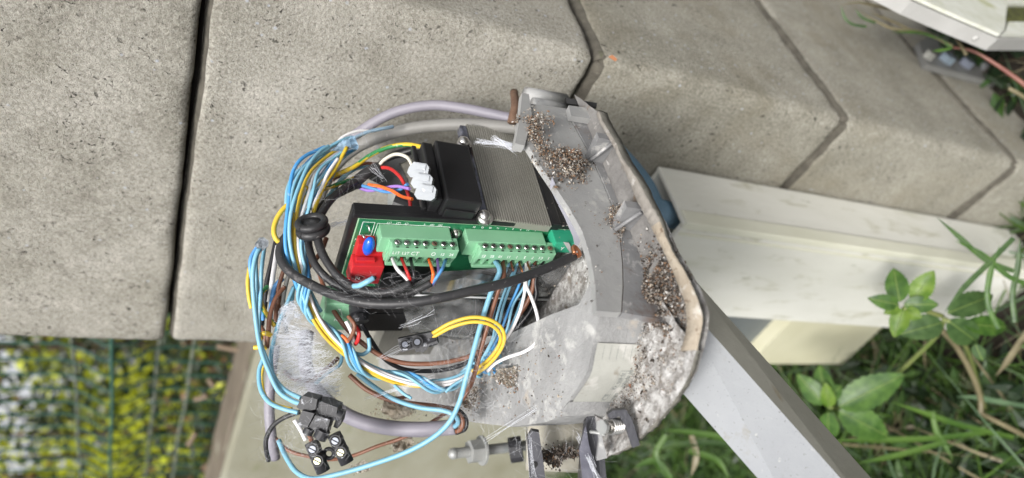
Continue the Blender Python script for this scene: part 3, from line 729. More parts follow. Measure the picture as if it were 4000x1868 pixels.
# relays and parts on the lower half of the board
def comp(name, a, b, h, m, bevel=.0003): return lq(name, a, b, .0001, h, m, cb, bevel)
RLB = mat('relay_black', (.009, .009, .010), .4, 0, (.016, .016, .017), 60, specks=(((.20, .20, .20), 250, .73),))
rel = comp('relay', (1500, 1066), (1690, 1150), .0090, RLB); rel2 = comp('relay', (1410, 1172), (1590, 1222), .0100, RLB); comp('relay', (1400, 1226), (1570, 1292), .0100, RLB)
for r_, (px_, py_) in ((rel, (1625, 1085)), (rel2, (1540, 1200))):
    u_, v_ = Lc(px_, py_, .0101)
EC = mat('capacitor_sleeve', (.03, .03, .14), .3, 0, (.05, .05, .22), 50); SILV = mat('capacitor_top', (.45, .45, .42), .35, .7)
for (x, y, r, h) in ((1750, 1262, .0048, .013), (1715, 1225, .0034, .010), (1905, 1190, .0040, .012), (1945, 1230, .0040, .012)):
    u_, v_ = Lc(x, y, h); c_ = bcyl('capacitor', u_, v_, r, .0001, h, EC); obj('capacitor_top', cyl(Lp(u_, v_, h), Lp(u_, v_, h + .0002), r * .8, 24), SILV, c_)
u_, v_ = Lc(1820, 1200, .010); bcyl('choke', u_, v_, .0075, .0001, .010, BPL)
u_, v_ = Lc(1405, 1238, .017); fh = bcyl('fuse_holder', u_, v_, .0055, .0001, .016, BPL2, cb, .001)
obj('fuse_cap', cyl(Lp(u_, v_, .0161), Lp(u_ + .0006, v_ + .0012, .020), .0048, 10), BPL2, fh, bevel=.0006)
u_, v_ = Lc(2135, 1115, .006)
obj('fuse', cyl(Lp(u_ - .001, v_ - .0005, .005), Lp(u_ + .012, v_ + .0015, .005), .0024, 16), mat('fuse_glass', (.45, .44, .42), .2, .3), cb, True)
lbox('fuse_clip', (u_ - .007, v_ - .0016, .0001), (u_ - .0012, v_ + .0016, .006), mat('dark_red_part', (.22, .03, .02), .4), cb, .0003)
for i in range(46):
    x = random.uniform(1890, 2170); y = random.uniform(1120, 1290)
    if x > 2215 - (y - 1120) * .45: continue
    u_, v_ = Lc(x, y, .001); s = random.uniform(.0006, .0016)
    lbox('chip', (u_ - s, v_ - s * .6, .0001), (u_ + s, v_ + s * .6, random.uniform(.0006, .002)), random.choice((BPL, SILV, BPL, mat('resistor_tan', (.45, .36, .2), .5), INK)), pb)
for (x, y, w_, h_) in ((1700, 1225, .004, .0012), (1660, 1230, .0035, .001)):
    u_, v_ = Lc(x, y, .001); lbox('chip', (u_ - w_, v_ - h_, .0001), (u_ + w_, v_ + h_, .0015), SILV, pb)
# green side connector at lower left
sg = lq('side_header', (1278, 1188), (1352, 1290), -.0035, .0095, GREENP, cb, .0006)
for k in range(3):
    lq('side_rib', (1340 - k * 2, 1200 + k * 28), (1368 - k * 2, 1216 + k * 28), .004, .0100, GREENP, sg)
u_, v_ = Lc(1325, 1212, .0096); text('L', .0036, Mface(u_, v_, .0097, True), sg); text('N', .0036, Mface(u_, v_ + .010, .0097, True), sg)
# second laminated core glimpsed under the board
lq('lower_core', (1500, 1296), (1680, 1385), -.018, -.006, mat('core_plates', (.22, .215, .19), .45, .5, (.30, .29, .26), 60, aniso=(1, 1, 18)), cb, .0004)

# ---------------- transformer ----------------
tr = thing('transformer', 'transformer with black plastic hood and laminated steel core above the circuit board', 'transformer', (.025, .12, .63))
CORE = mat('laminated_core', (.27, .26, .225), .4, .3, (.36, .35, .31), 30, specks=(((.15, .12, .08), 200, .76),))
XT = .036
y0, y1 = .0535, .1310
zc0, zc1 = .5957, .6357
def TB(name, lo, hi, m, bevel=.0005, par=tr): return obj(name, box(lo, hi), m, par, bevel=bevel)
core = TB('core', (XT + .0006, y0, zc0), (.0415, y1, zc1), CORE, 0)
DARKG = mat('lamination_gap', (.12, .115, .10), .7)
nl = 26
for i in range(nl):      # single laminations, thin plates stacked along the height
    z = zc0 + (zc1 - zc0) * (i + .5) / nl; h = (zc1 - zc0) / nl
    xo = random.uniform(-.0001, .0001)
    obj('lamination', box((XT - .0004 + xo, y0 - .0004 + xo, z - h * .30), (XT + .0008, y1 + .0005 + xo, z + h * .30)), CORE, core)
TB('core_edge', (XT + .0003, y0 + .0005, zc0 + .0002), (XT + .0007, y1 + .0002, zc1 - .0002), DARKG, 0)
TB('end_band', (XT - .001, y0 + .002, .6360), (.0412, .127, .6405), mat('lacquered_band', (.02, .02, .025), .12, .4, (.20, .21, .26), 60, contrast=.1), .0012)
TB('hood', (.0260, .0845, .6430), (.0410, .1303, .6640), BPL, .0012)
TB('hood_step', (.0295, .0840, .6642), (.0410, .1280, .6705), BPL, .0010)
TB('hood_rib', (.0330, .1305, .6450), (.0400, .1314, .6620), BPL, .0006)
TB('hood_flange', (.0375, .0790, .6707), (.0410, .1280, .6735), BPL, .0008)
TB('bobbin', (.0370, .056, .5730), (.0412, .128, .5952), BPL, .0015)
TB('bobbin_rib', (.0350, .054, .5890), (.0412, .130, .5952), BPL, .0010)
for (px, py) in ((1812, 552), (1893, 842)):
    p = on(px, py, 'X', XT - .002)
    s = obj('core_screw', ball(p, .0037, (.75, 1, 1)), STEEL, tr, True)
    obj('screw_collar', cyl(p + Vector((.001, 0, -.001)), p + Vector((.004, 0, -.001)), .0046, 20), STEEL, s, True)
# white connector caps
WC = mat('translucent_white_plastic', (.30, .32, .34), .3, 0, (.38, .40, .42), 90, sss=.2, specks=(((.62, .62, .62), 200, .66),))
wcn = thing('splice_connector', 'row of three translucent white caps beside the transformer hood', 'connector', at(1640, 710, .375))
for k in range(3):
    z = .362 - k * .002
    x, y = 1594 + k * 14, 632 + k * 43
    c_ = obj('connector_cap', prism([at(x + dx, y + dy, z) for dx, dy in ((22, 0), (72, 8), (82, 22), (76, 56), (62, 66), (8, 60), (-4, 42), (4, 20))], fwd * .008), WC, wcn, bevel=.0012)
    obj('cap_ridge', prism([at(x + dx, y + dy, z - .0008) for dx, dy in ((26, 4), (70, 11), (66, 34), (18, 28))], fwd * .001), WC, c_, bevel=.0004)
# black bracket behind
tag(obj('cable_clip', prism([at(*p, .45) for p in ((1470, 660), (1545, 610), (1640, 572), (1640, 600), (1560, 640), (1590, 700), (1600, 760), (1560, 800), (1500, 730), (1440, 700))], fwd * .006), BPL, bevel=.001), 'black plastic clip behind the white caps against the pillar', 'clip')
tag(obj('plastic_offcut', prism([at(*p, .44) for p in ((1515, 757), (1580, 750), (1568, 800), (1545, 818), (1512, 812))], fwd * .004), mat('frosted_grey', (.38, .40, .38), .5), bevel=.001), 'frosted grey plastic block lying above the circuit board tray', 'offcut')
tag(obj('wiring_cup', cyl(at(1545, 795, .43), at(1640, 830, .43), .010, 24), BPL), 'black round cup partly hidden under the white caps', 'cup')

# clear cover
m = bpy.data.materials.new('clear_dusty_plastic'); m.use_nodes = True; t = m.node_tree; N = t.nodes; L = t.links; N.remove(N['Principled BSDF'])
tp = N.new('ShaderNodeBsdfTransparent'); tp.inputs[0].default_value = (.93, .95, .95, 1); gl = N.new('ShaderNodeBsdfGlossy'); gl.inputs['Roughness'].default_value = .08; df = N.new('ShaderNodeBsdfDiffuse'); df.inputs[0].default_value = (.6, .6, .6, 1)
fr = N.new('ShaderNodeFresnel'); fr.inputs[0].default_value = 1.45
a1 = N.new('ShaderNodeMixShader'); a2 = N.new('ShaderNodeMixShader'); nz = N.new('ShaderNodeTexNoise'); nz.inputs['Scale'].default_value = 70; nz.inputs['Detail'].default_value = 8
rp_ = N.new('ShaderNodeMapRange'); rp_.inputs[1].default_value = .42; rp_.inputs[2].default_value = .8; rp_.inputs[3].default_value = .02; rp_.inputs[4].default_value = .42
tc = N.new('ShaderNodeTexCoord'); L.new(tc.outputs['Object'], nz.inputs[0]); L.new(nz.outputs['Fac'], rp_.inputs[0])
L.new(fr.outputs[0], a1.inputs[0]); L.new(tp.outputs[0], a1.inputs[1]); L.new(gl.outputs[0], a1.inputs[2]); L.new(rp_.outputs[0], a2.inputs[0]); L.new(a1.outputs[0], a2.inputs[1]); L.new(df.outputs[0], a2.inputs[2]); L.new(a2.outputs[0], N['Material Output'].inputs[0])
CLEAR = m
cv = thing('clear_cover', 'cracked clear plastic cover with dust over the lower part of the circuit board', 'cover', Lpx(1950, 1170, .018))
fold = [Lpx(1560, 1150, .020), Lpx(1900, 1163, .020), Lpx(2290, 1176, .019)]
obj('upper_pane', prism([Lpx(1700, 1068, .0165), Lpx(2244, 1032, .0165), fold[2], fold[1], fold[0]], -Nn * .001), CLEAR, cv)
obj('lower_pane', prism([fold[0] + V * .0004, fold[1] + V * .0004, fold[2] + V * .0004, Lpx(2150, 1345, .014), Lpx(1960, 1345, .014), Lpx(1600, 1300, .014)], -Nn * .001), CLEAR, cv)
EDG = mat('violet_tinted_edge', (.24, .22, .34), .25, 0, (.34, .33, .44), 60)
obj('pane_edge', tube([Lpx(2244, 1032, .0165), Lpx(2262, 1085, .0168), fold[2]], .0010, 6), EDG, cv)
obj('pane_edge', tube([fold[2], fold[1], fold[0]], .0007, 6), mat('scuffed_clear_edge', (.45, .46, .46), .3), cv)
obj('pane_edge', tube([fold[2], Lpx(2225, 1250, .0155), Lpx(2150, 1345, .014)], .0006, 6), mat('dark_crack', (.04, .04, .06), .5), cv)
# pale cover flange beside the board
obj('cover_flange', prism([on(*p, 'Y', .14) for p in ((2160, 700), (2192, 770), (2245, 850), (2285, 930), (2318, 1010), (2330, 1090), (2334, 1180), (2300, 1175), (2262, 1050), (2240, 930), (2205, 850), (2150, 740))], (0, -.002, 0)), mat('pale_violet_plastic', (.36, .36, .42), .35, 0, (.46, .46, .52), 30, specks=(((.15, .13, .1), 200, .72),)), cv)

# =====================================================================
# CABLES AND WIRES
# =====================================================================
def wire(label, m, r, pts, name='wire', cat='wire', group=None, sides=10, n=None, stripe=None, rf=None):
    n = n or max(16, len(pts) * 9)
    if name == 'wire': r *= .74
    P_ = spline(P3(pts), n)
    o = obj(name, tube(P_, r, sides, stripe=stripe, rf=rf), m)
    return tag(o, label, cat, group)
CB = 'cables and wires of the gate motor'
wire('lilac grey sheathed cable arching highest along the pillar above the transformer', LILAC, .0034, [(1190, 800, .45), (1250, 700, .455), (1330, 580, .46), (1420, 505, .455), (1540, 440, .452), (1680, 412, .45), (1800, 422, .448), (1930, 448, .445), (2070, 480, .442)], 'cable', 'cable', CB, 14, 80)
wire('warm grey sheathed cable arching just under the lilac one', GREYC, .0041, [(1235, 790, .45), (1300, 660, .455), (1385, 580, .455), (1500, 530, .45), (1620, 500, .448), (1760, 488, .445), (1900, 490, .443), (2060, 505, .44)], 'cable', 'cable', CB, 14, 80)
wire('thick lilac grey cable with cut end lying lowest across the plinth background', LILAC, .0046, [(1200, 1300, .47), (1190, 1400, .46), (1215, 1490, .45), (1280, 1570, .44), (1380, 1635, .432), (1500, 1668, .426), (1640, 1678, .42), (1782, 1668, .415)], 'cable', 'cable', CB, 16, 90)
wire('lilac grey cable standing upright at the far upper end of the wiring', LILAC, .0033, [(1075, 1350, .44), (1058, 1480, .44), (1052, 1600, .44), (1062, 1720, .44), (1075, 1790, .445)], 'cable', 'cable', CB, 12)
# black rubber cables
wire('thickest black rubber cable sweeping in front of both green terminal plugs', RUB, .0026, [(1160, 905, .386), (1115, 930, .383), (1095, 975, .380), (1100, 1020, .377), (1140, 1068, .373), (1210, 1110, .368), (1300, 1150, .362), (1420, 1182, .357), (1560, 1186, .355), (1700, 1168, .356), (1850, 1135, .362), (2000, 1098, .372), (2130, 1050, .383), (2245, 1000, .393)], 'cable', 'cable', CB, 16, 120)
K2 = [(1480, 655, .425), (1400, 700, .418), (1320, 755, .405), (1270, 810, .392), (1240, 880, .382), (1245, 950, .375), (1275, 1020, .370), (1330, 1088, .366), (1400, 1130, .362), (1480, 1145, .361), (1560, 1130, .361), (1605, 1105, .362)]
wire('black cable through the rubber grommet ending at the white and red wires', RUB, .0023, K2, 'cable', 'cable', CB, 14, 100)
K3 = [(1400, 722, .424), (1330, 755, .414), (1270, 790, .402), (1225, 850, .390), (1205, 910, .384), (1208, 970, .378), (1235, 1040, .372), (1300, 1105, .369), (1390, 1148, .367), (1490, 1168, .366), (1590, 1150, .366), (1685, 1105, .367)]
wire('black cable through the rubber grommet ending at the orange violet and blue wires', RUB, .0021, K3, 'cable', 'cable', CB, 14, 100)
wire('dull black cable band behind the green and yellow wire', BPL, .0030, [(1450, 680, .455), (1530, 615, .452), (1600, 590, .45), (1660, 575, .447)], 'cable', 'cable', CB, 10)
# sleeves
wire('short black heat shrink sleeve where red and cream wires leave', RUB, .0034, [(1395, 706, .418), (1435, 675, .42), (1478, 655, .424)], 'sleeve', 'sleeve', None, 14)
wire('short black heat shrink sleeve where violet and orange wires leave', RUB, .0028, [(1335, 748, .412), (1370, 725, .416), (1405, 722, .42)], 'sleeve', 'sleeve', None, 14)
# grommet
gr = thing('grommet', 'black rubber grommet threaded on two black cables', 'grommet', at(1220, 890, .378))
ax = (at(1228, 960, .378) - at(1222, 820, .378)).normalized(); gc = at(1220, 885, .379)
def torus(c, ax, R, r, bm=None, squash=1):
    x = ax.orthogonal().normalized(); y = ax.cross(x); P_ = [c + (x * math.cos(2*math.pi*i/40) + y * math.sin(2*math.pi*i/40)) * R for i in range(41)]
    return tube(P_, r, 12, bm, cap=False)
ax = (ax + fwd * .62).normalized()
obj('upper_flange', torus(gc - ax * .0024, ax, .0070, .0021), RUB, gr, True)
obj('lower_flange', torus(gc + ax * .0022, ax, .0066, .0028), RUB, gr, True)
obj('neck', cyl(gc - ax * .003, gc + ax * .003, .0066, 28), RUB, gr, True)
# white/red/black into plug 1
def plugpt(i, n, u0, u1, v=.0150, nn=.0122):
    pitch = (u1 - u0 - .0022) / n; return Lp(u0 + .0011 + (i + .5) * pitch, v, nn)
def wireto(label, m, r, end3d, pts, name='wire', cat='wire', group='wires entering the terminal plugs', n=40, m2=None, stripe=None):
    r *= .70
    P_ = [end3d - V * .003, end3d] + P3(pts); o = obj(name, tube(spline(P_, n), r, 10, stripe=stripe), m); return tag(o, label, cat, group)
p1 = lambda i: plugpt(i, 7, .0152, .0532); p2 = lambda i: plugpt(i, 9, .0650, .1130)
wireto('white wire from the L1T terminal into the black cable', WHITE, .0014, p1(0), [(1552, 1052, .359), (1580, 1080, .360), (1602, 1105, .363)])
wireto('red wire from the L2T terminal into the black cable', RED, .0013, p1(1), [(1590, 1060, .360), (1600, 1085, .361), (1606, 1105, .363)])
wireto('short black wire from the CT terminal into the black cable', BLK, .0013, p1(2), [(1615, 1060, .360), (1618, 1085, .360), (1605, 1108, .363)])
wireto('orange wire from the O terminal into the black cable', ORG, .0013, p1(4), [(1692, 1065, .364), (1690, 1095, .365), (1682, 1115, .368)])
wireto('violet wire from the terminal marked 12', VIO, .0012, p1(5), [(1712, 1070, .366), (1700, 1095, .366), (1688, 1115, .368)])
wireto('bright blue wire from the terminal marked 24', MIDB, .0013, p1(6), [(1728, 1050, .366), (1705, 1085, .364), (1686, 1110, .367)])
# transformer wires
wire('cream wire arching from the sleeve to the white caps', CREAM, .0014, [(1478, 650, .424), (1500, 625, .42), (1545, 603, .41), (1590, 615, .402), (1612, 650, .396)])
wire('red wire looping from the sleeve down behind the white caps', RED, .0015, [(1476, 655, .424), (1520, 658, .42), (1562, 690, .415), (1585, 735, .412), (1600, 780, .41), (1606, 840, .408)])
wire('orange wire from the sleeve to the lowest white cap', ORG, .0014, [(1440, 722, .418), (1480, 728, .41), (1530, 745, .402), (1570, 768, .396), (1610, 778, .390)])
wire('violet wire from the sleeve to the middle white cap', VIO, .0013, [(1396, 732, .42), (1440, 745, .418), (1500, 735, .41), (1550, 728, .402), (1600, 738, .394)])
wire('blue wire crossing under the orange wire by the sleeve', MIDB, .0013, [(1402, 722, .42), (1450, 735, .415), (1510, 750, .41), (1560, 742, .404), (1592, 720, .398)])
wire('blue wire emerging behind the heat shrink sleeve', CYAN, .0020, [(1252, 820, .402), (1290, 760, .41), (1345, 690, .42), (1390, 658, .43), (1440, 645, .435)])
wire('green and yellow earth wire arching to the transformer hood', [MUST, GRN], .0019, [(1238, 735, .40), (1262, 700, .402), (1320, 680, .41), (1385, 650, .415), (1450, 605, .42), (1520, 575, .422), (1590, 565, .42), (1650, 575, .416)], stripe=.16, n=70)
wire('green and yellow earth wire passing behind the black sleeve', [MUST, GRN], .0017, [(1170, 800, .39), (1215, 755, .395), (1280, 735, .405), (1340, 712, .415), (1400, 690, .425)], stripe=.2, n=50)
wire('brown wire glimpsed between the yellow and blue wires', BROWN, .0014, [(1300, 705, .42), (1360, 668, .425), (1420, 640, .43), (1470, 640, .435)])
wire('thick yellow wire bowing out from the loom on the upper side', YEL, .0019, [(1200, 730, .395), (1150, 778, .39), (1100, 825, .385), (1075, 870, .382), (1070, 910, .380), (1085, 942, .380), (1110, 950, .383), (1150, 970, .392)], n=50)
# the twisted loom
cl = P3([(1378, 552, .425), (1330, 572, .418), (1265, 615, .41), (1205, 675, .398), (1170, 760, .389), (1152, 860, .384), (1150, 960, .382), (1168, 1060, .383), (1195, 1150, .385), (1240, 1245, .388), (1310, 1335, .392), (1410, 1418, .396), (1530, 1475, .400), (1660, 1500, .405), (1780, 1485, .410), (1860, 1440, .414), (1905, 1400, .416)])
path = spline(cl, 260); fr_ = frames(path)
Ftot = len(path) - 1
def strand(label, m, r, ang, off, turns, t0=0, t1=1, wob=0, group='strands of the twisted loom', late=0, name='loom_strand'):
    pts = []
    for i in range(int(t0 * Ftot), int(t1 * Ftot) + 1):
        t = i / Ftot; p, tt, x, y = fr_[i]
        a = ang + turns * 2 * math.pi * (t if not late else max(0, t - late) / (1 - late)) + wob * math.sin(t * 23 + ang * 3)
        # loom loosens towards its upper end
        o_ = .72 * off * (1 + .9 * math.exp(-((t - .18) / .13) ** 2)) * (1 + .18 * math.sin(t * 31 + ang * 5))
        pts.append(p + (x * math.cos(a) + y * math.sin(a)) * o_)
    return tag(obj(name, tube(pts, r, 8), m), label, 'wire', group)
strand('first yellow core strand of the twisted loom', YEL, .00098, 1.0, .0012, .45)
strand('second yellow core strand running beside the first', YEL, .00098, 1.9, .0030, .45, .28)
strand('white core strand running beside the yellow ones in the loom', WHITE, .00095, .1, .0030, .45)
strand('second white core strand on the outer side of the loom', WHITE, .00095, 5.6, .0018, .45, .12)
strand('deep blue core strand on the under side of the loom', BLUE, .00098, 3.4, .0030, .45)
strand('pale cyan core strand between the blue and yellow ones', CYAN, .00098, 2.7, .0030, .45)
strand('pale cyan core strand on the under side of the loom', CYAN, .00098, 4.3, .0030, .45)
for k, (a, m, tt, lb_) in enumerate(((0, CYAN, 3.1, 'pale cyan strand winding round the loom'), (.42, BLUE, 3.1, 'deep blue strand winding round the loom with the cyan ones'), (.84, CYAN, 3.1, 'pale cyan strand winding round the loom'), (1.26, CYAN, 3.1, 'pale cyan strand winding round the loom'))):
    strand(lb_, m, .00095, a, .0060, tt, 0.02 * k, .97, .05, late=.40)
for k in range(5):
    strand('pale cyan strand lying loose along the upper part of the loom' if k != 1 else 'bright blue strand lying loose along the upper part of the loom', CYAN if k != 1 else BLUE, .00110, 2.2 + k * .9, .0050, .2, .08, .52, .1)
# tight wrap at the end of the loom
ctr = [at(1858, 1452, .412), at(1935, 1395, .408)]
for k in range(4):
    c = ctr[0].lerp(ctr[1], k / 3); axw = (ctr[1] - ctr[0]).normalized()
    x_ = axw.orthogonal().normalized(); y_ = axw.cross(x_)
    P_ = [c + axw * (.0012 * j / 24) + (x_ * math.cos(2*math.pi*j/24) + y_ * math.sin(2*math.pi*j/24)) * (.0046 if k else .0042) for j in range(25)]
    tag(obj('wrap_turn', tube(P_, .0009, 8), CYAN if k != 1 else BLUE), ('cyan wire turn lowest on the loom end beside the egg case', 'deep blue wire turn tied round the end of the loom', 'middle cyan wire turn tied round the end of the loom', 'cyan wire turn nearest the yellow pair on the loom end')[k], 'wire', 'turns tied round the loom end')
for (a, b, c_, lb_, m) in (((1890, 1400, .404), (1905, 1440, .402), (1912, 1466, .40), 'cut cyan wire end poking out beside the tied wrap', CYAN), ((1900, 1395, .404), (1925, 1435, .402), (1935, 1462, .40), 'cut deep blue wire end poking out beside the tied wrap', BLUE), ((1540, 1505, .40), (1580, 1540, .398), (1608, 1556, .397), 'loose cyan wire end below the middle of the loom', CYAN), ((1820, 1475, .402), (1770, 1505, .40), (1740, 1532, .399), 'loose cyan wire end pointing back under the loom', CYAN)):
    wire(lb_, m, .0012, [a, b, c_])
# fan of wires from plug 2 to the wrap
fan = [((1952, 1120, .40), (1930, 1210, .405), (1900, 1300, .405), (1868, 1400, .408)), ((1975, 1130, .402), (1940, 1240, .406), (1925, 1320, .406), (1880, 1410, .408)), ((1995, 1110, .40), (1965, 1200, .402), (1940, 1300, .404), (1892, 1400, .408)), ((2025, 1120, .403), (1990, 1200, .405), (1950, 1310, .405), (1898, 1405, .409)), ((2050, 1110, .405), (2005, 1190, .405), (1975, 1300, .404), (1910, 1395, .408)), ((2060, 1120, .408), (2035, 1180, .41), (1990, 1290, .408), (1918, 1398, .408))]
for k, f_ in enumerate(fan):
    b_ = k == 3
    wireto(('cyan wire of the fan nearest the straight brown wire', 'second cyan wire of the fan counted from the straight brown wire', 'third cyan wire of the fan counted from the straight brown wire', 'deep blue wire in the middle of the fan below the second plug', 'cyan wire of the fan just past the deep blue one', 'cyan wire of the fan nearest the white wires')[k], BLUE if b_ else CYAN, .00115, p2(min(8, 4 + (k + 1) // 2)), f_, group='wires fanning out of the second plug')
wireto('pale blue wire from the second plug crossing the loom and looping to the bottom edge', CYAN, .0021, p2(2), [(1952, 1060, .385), (1930, 1110, .384), (1902, 1190, .383), (1872, 1290, .382), (1845, 1390, .381), (1820, 1480, .381), (1795, 1570, .382), (1755, 1650, .384), (1690, 1710, .386), (1590, 1765, .388), (1450, 1815, .390), (1320, 1852, .392), (1220, 1870, .395), (1160, 1845, .40), (1120, 1790, .405), (1088, 1720, .41)], group=None, n=130)
wireto('brown wire from the second plug running beside the crossing pale blue wire', BROWN, .0019, p2(3), [(1968, 1075, .387), (1945, 1140, .387), (1915, 1240, .386), (1885, 1340, .386), (1862, 1430, .387), (1840, 1500, .39), (1808, 1560, .395)], group=None, n=60)
wireto('thin bright blue wire tail in the second plug', BLUE, .0011, p2(2) + U * .0015, [(1955, 1062, .388), (1962, 1078, .39)], n=12)
for k, c_ in ((4, BROWN), (5, COPPER), (6, COPPER)):
    wireto('short brown wire tail in the second plug beside slot %s' % {4: 'eleven', 5: 'one', 6: 'two'}[k], c_, .0010, p2(k), [(2005 + (k - 4) * 36, 1058 + (k - 4) * 4, .395)], n=10)
wireto('white wire from the second plug dropping straight to the loom end', WHITE, .0013, p2(6), [(2050, 1112, .392), (2048, 1150, .39), (2030, 1220, .389), (1998, 1290, .389), (1960, 1345, .392), (1935, 1385, .398)], group=None)
wireto('white wire from the second plug making the widest loop', WHITE, .0014, p2(6) + U * .002, [(2055, 1110, .392), (2075, 1160, .388), (2098, 1230, .385), (2104, 1300, .384), (2088, 1345, .384), (2045, 1375, .386), (1985, 1395, .389), (1935, 1420, .395), (1905, 1450, .40)], group=None, n=70)
wireto('brown wire curving from the second plug under the loom to the upper side', BROWN, .0020, p2(7), [(2085, 1090, .41), (2080, 1130, .41), (2055, 1190, .41), (2000, 1265, .412), (1930, 1335, .413), (1850, 1385, .412), (1760, 1412, .410), (1660, 1422, .408), (1560, 1415, .406), (1470, 1380, .404), (1380, 1310, .402), (1320, 1240, .402), (1285, 1175, .404), (1262, 1110, .408), (1245, 1060, .412)], group=None, n=130)
wireto('black wire curving from the second plug under the brown one', BLK, .0020, p2(8), [(2092, 1100, .41), (2096, 1150, .41), (2072, 1215, .412), (2010, 1290, .415), (1940, 1350, .417), (1850, 1405, .417), (1760, 1440, .416), (1660, 1450, .415), (1570, 1440, .414), (1500, 1400, .413), (1450, 1330, .41), (1410, 1262, .405)], group=None, n=110)
# yellow pair with black connector strip
wire('outer yellow wire looping from the black connector strip to the loom', YEL, .0014, [(1690, 1302, .378), (1760, 1262, .375), (1840, 1240, .374), (1910, 1248, .375), (1958, 1280, .378), (1970, 1330, .382), (1940, 1390, .388), (1890, 1440, .395), (1850, 1465, .402)], n=70, group='pair of yellow wires')
wire('inner yellow wire looping from the black connector strip to the loom', YEL, .0014, [(1690, 1318, .379), (1760, 1280, .376), (1840, 1258, .375), (1905, 1265, .376), (1945, 1292, .379), (1955, 1330, .383), (1928, 1382, .389), (1885, 1425, .397), (1845, 1450, .404)], n=70, group='pair of yellow wires')
def strip_block(label, c, ax_px, z, scale=1.0, name='terminal_block'):
    """two-screw black connector: body along ax_px, round screw towers facing the viewer"""
    t = thing(name, label, 'connector', at(c[0], c[1], z))
    ax_ = Vector(ax_px).normalized(); px_ = Vector((-ax_.y, ax_.x))
    def q(u, v, dz): return at(c[0] + ax_.x * u + px_.x * v, c[1] + ax_.y * u + px_.y * v, z + dz)
    obj('body', prism([q(u, v, 0) for u, v in ((-62 * scale, -22 * scale), (58 * scale, -22 * scale), (62 * scale, 18 * scale), (-58 * scale, 22 * scale))], fwd * .006 * scale), BPL2, t, bevel=.0008)
    for u in (-42, -2):
        s = obj('screw_tower', cyl(q(u * scale, 0, -.0035 * scale), q(u * scale, 0, .002), .0026 * scale, 20), BPL2, t, bevel=.0003)
        obj('tower_bore', cyl(q(u * scale, 0, -.0037 * scale), q(u * scale, 0, -.0035 * scale), .0019 * scale, 20), HOLE, s)
        obj('screw', cyl(q(u * scale, 0, -.0039 * scale), q(u * scale, 0, -.0037 * scale), .0013 * scale, 16), mat('dull_screw', (.16, .17, .2), .4, .6), s)
    return t
t = strip_block('black two screw connector strip holding the pair of yellow wires', (1632, 1336), (.97, -.2), .378, 1.22)
obj('wire_collar', cyl(at(1668, 1330, .381), at(1702, 1318, .381), .0042, 4), BPL2, t, bevel=.0004)
obj('broken_lug', prism([at(*p, .379) for p in ((1618, 1358), (1676, 1350), (1668, 1365), (1650, 1378), (1640, 1372), (1625, 1378))], fwd * .003), BPL2, t, bevel=.0004)
# lower cut cable with its three cores turning back
wire('cyan core curling out of the cut lilac cable', CYAN, .0019, [(1395, 1460, .415), (1460, 1510, .414), (1540, 1560, .413), (1640, 1592, .412), (1730, 1604, .410), (1775, 1622, .408), (1790, 1648, .409), (1775, 1668, .412)], n=70, group='cores of the cut lilac cable')
wire('brown core curling out of the cut lilac cable', BROWN, .0020, [(1365, 1465, .425), (1430, 1520, .424), (1520, 1562, .422), (1620, 1578, .420), (1720, 1590, .416), (1785, 1612, .412), (1808, 1645, .410), (1798, 1678, .411), (1772, 1686, .414)], n=70, group='cores of the cut lilac cable')
wire('black core curling out of the cut lilac cable', BLK, .0016, [(1745, 1590, .424), (1795, 1605, .416), (1822, 1640, .411), (1818, 1675, .411), (1785, 1692, .414)], n=40, group='cores of the cut lilac cable')
wire('brown wire rising behind the cut lilac cable', BROWN, .0016, [(1745, 1612, .43), (1700, 1640, .435), (1640, 1680, .44), (1560, 1715, .445), (1470, 1745, .445), (1380, 1780, .445), (1290, 1795, .442), (1190, 1780, .44), (1120, 1755, .44), (1060, 1695, .44)], n=70)
# left side loop bundle
LB = 'wires looping round the upper end of the wiring'
wire('first pale blue wire from the taped knob down to the black connector cluster', CYAN, .0017, [(1040, 945, .385), (1005, 985, .38), (988, 1060, .378), (990, 1150, .378), (1002, 1270, .378), (1020, 1370, .376), (1050, 1450, .374), (1090, 1530, .372), (1140, 1565, .37), (1175, 1578, .368)], n=80, group=LB)
wire('second pale blue wire from the taped knob down to the black connector cluster', CYAN, .0016, [(1025, 950, .387), (1000, 1010, .384), (1002, 1110, .383), (1000, 1200, .383), (1010, 1320, .382), (1040, 1400, .38), (1075, 1480, .377), (1115, 1525, .374), (1175, 1555, .37)], n=80, group=LB)
wire('deeper blue wire on the outermost edge of the wiring', MIDB, .0015, [(1012, 955, .39), (980, 1010, .386), (982, 1080, .386), (1000, 1130, .388), (1018, 1180, .395)], n=50, group=LB)
wire('light blue wire swinging out past the yellow tips to the black connectors', MIDB if False else CYAN, .0016, [(1030, 1395, .385), (1012, 1450, .382), (1018, 1520, .378), (1050, 1570, .374), (1100, 1595, .371), (1165, 1612, .37)], n=50, group=LB)
wire('yellow wire on the outer edge beside the pale blue wires', YEL, .0015, [(975, 1045, .395), (968, 1100, .393), (972, 1160, .392), (982, 1205, .392)], n=30, group=LB)
wire('faded yellow wire behind the swinging light blue wire', MUST, .0013, [(1035, 1410, .392), (1022, 1470, .39), (1035, 1545, .387), (1075, 1580, .384), (1140, 1598, .38)], n=40, group=LB)
wire('black sheathed wire standing behind the pale blue wires', BLK, .0021, [(1078, 945, .415), (1062, 1020, .412), (1042, 1110, .41), (1035, 1190, .408), (1018, 1280, .405)], n=40, group=LB)
wire('white wire standing between black sheath and loom', WHITE, .0019, [(1085, 960, .405), (1072, 1040, .403), (1060, 1120, .402), (1052, 1180, .402)], n=30, group=LB)
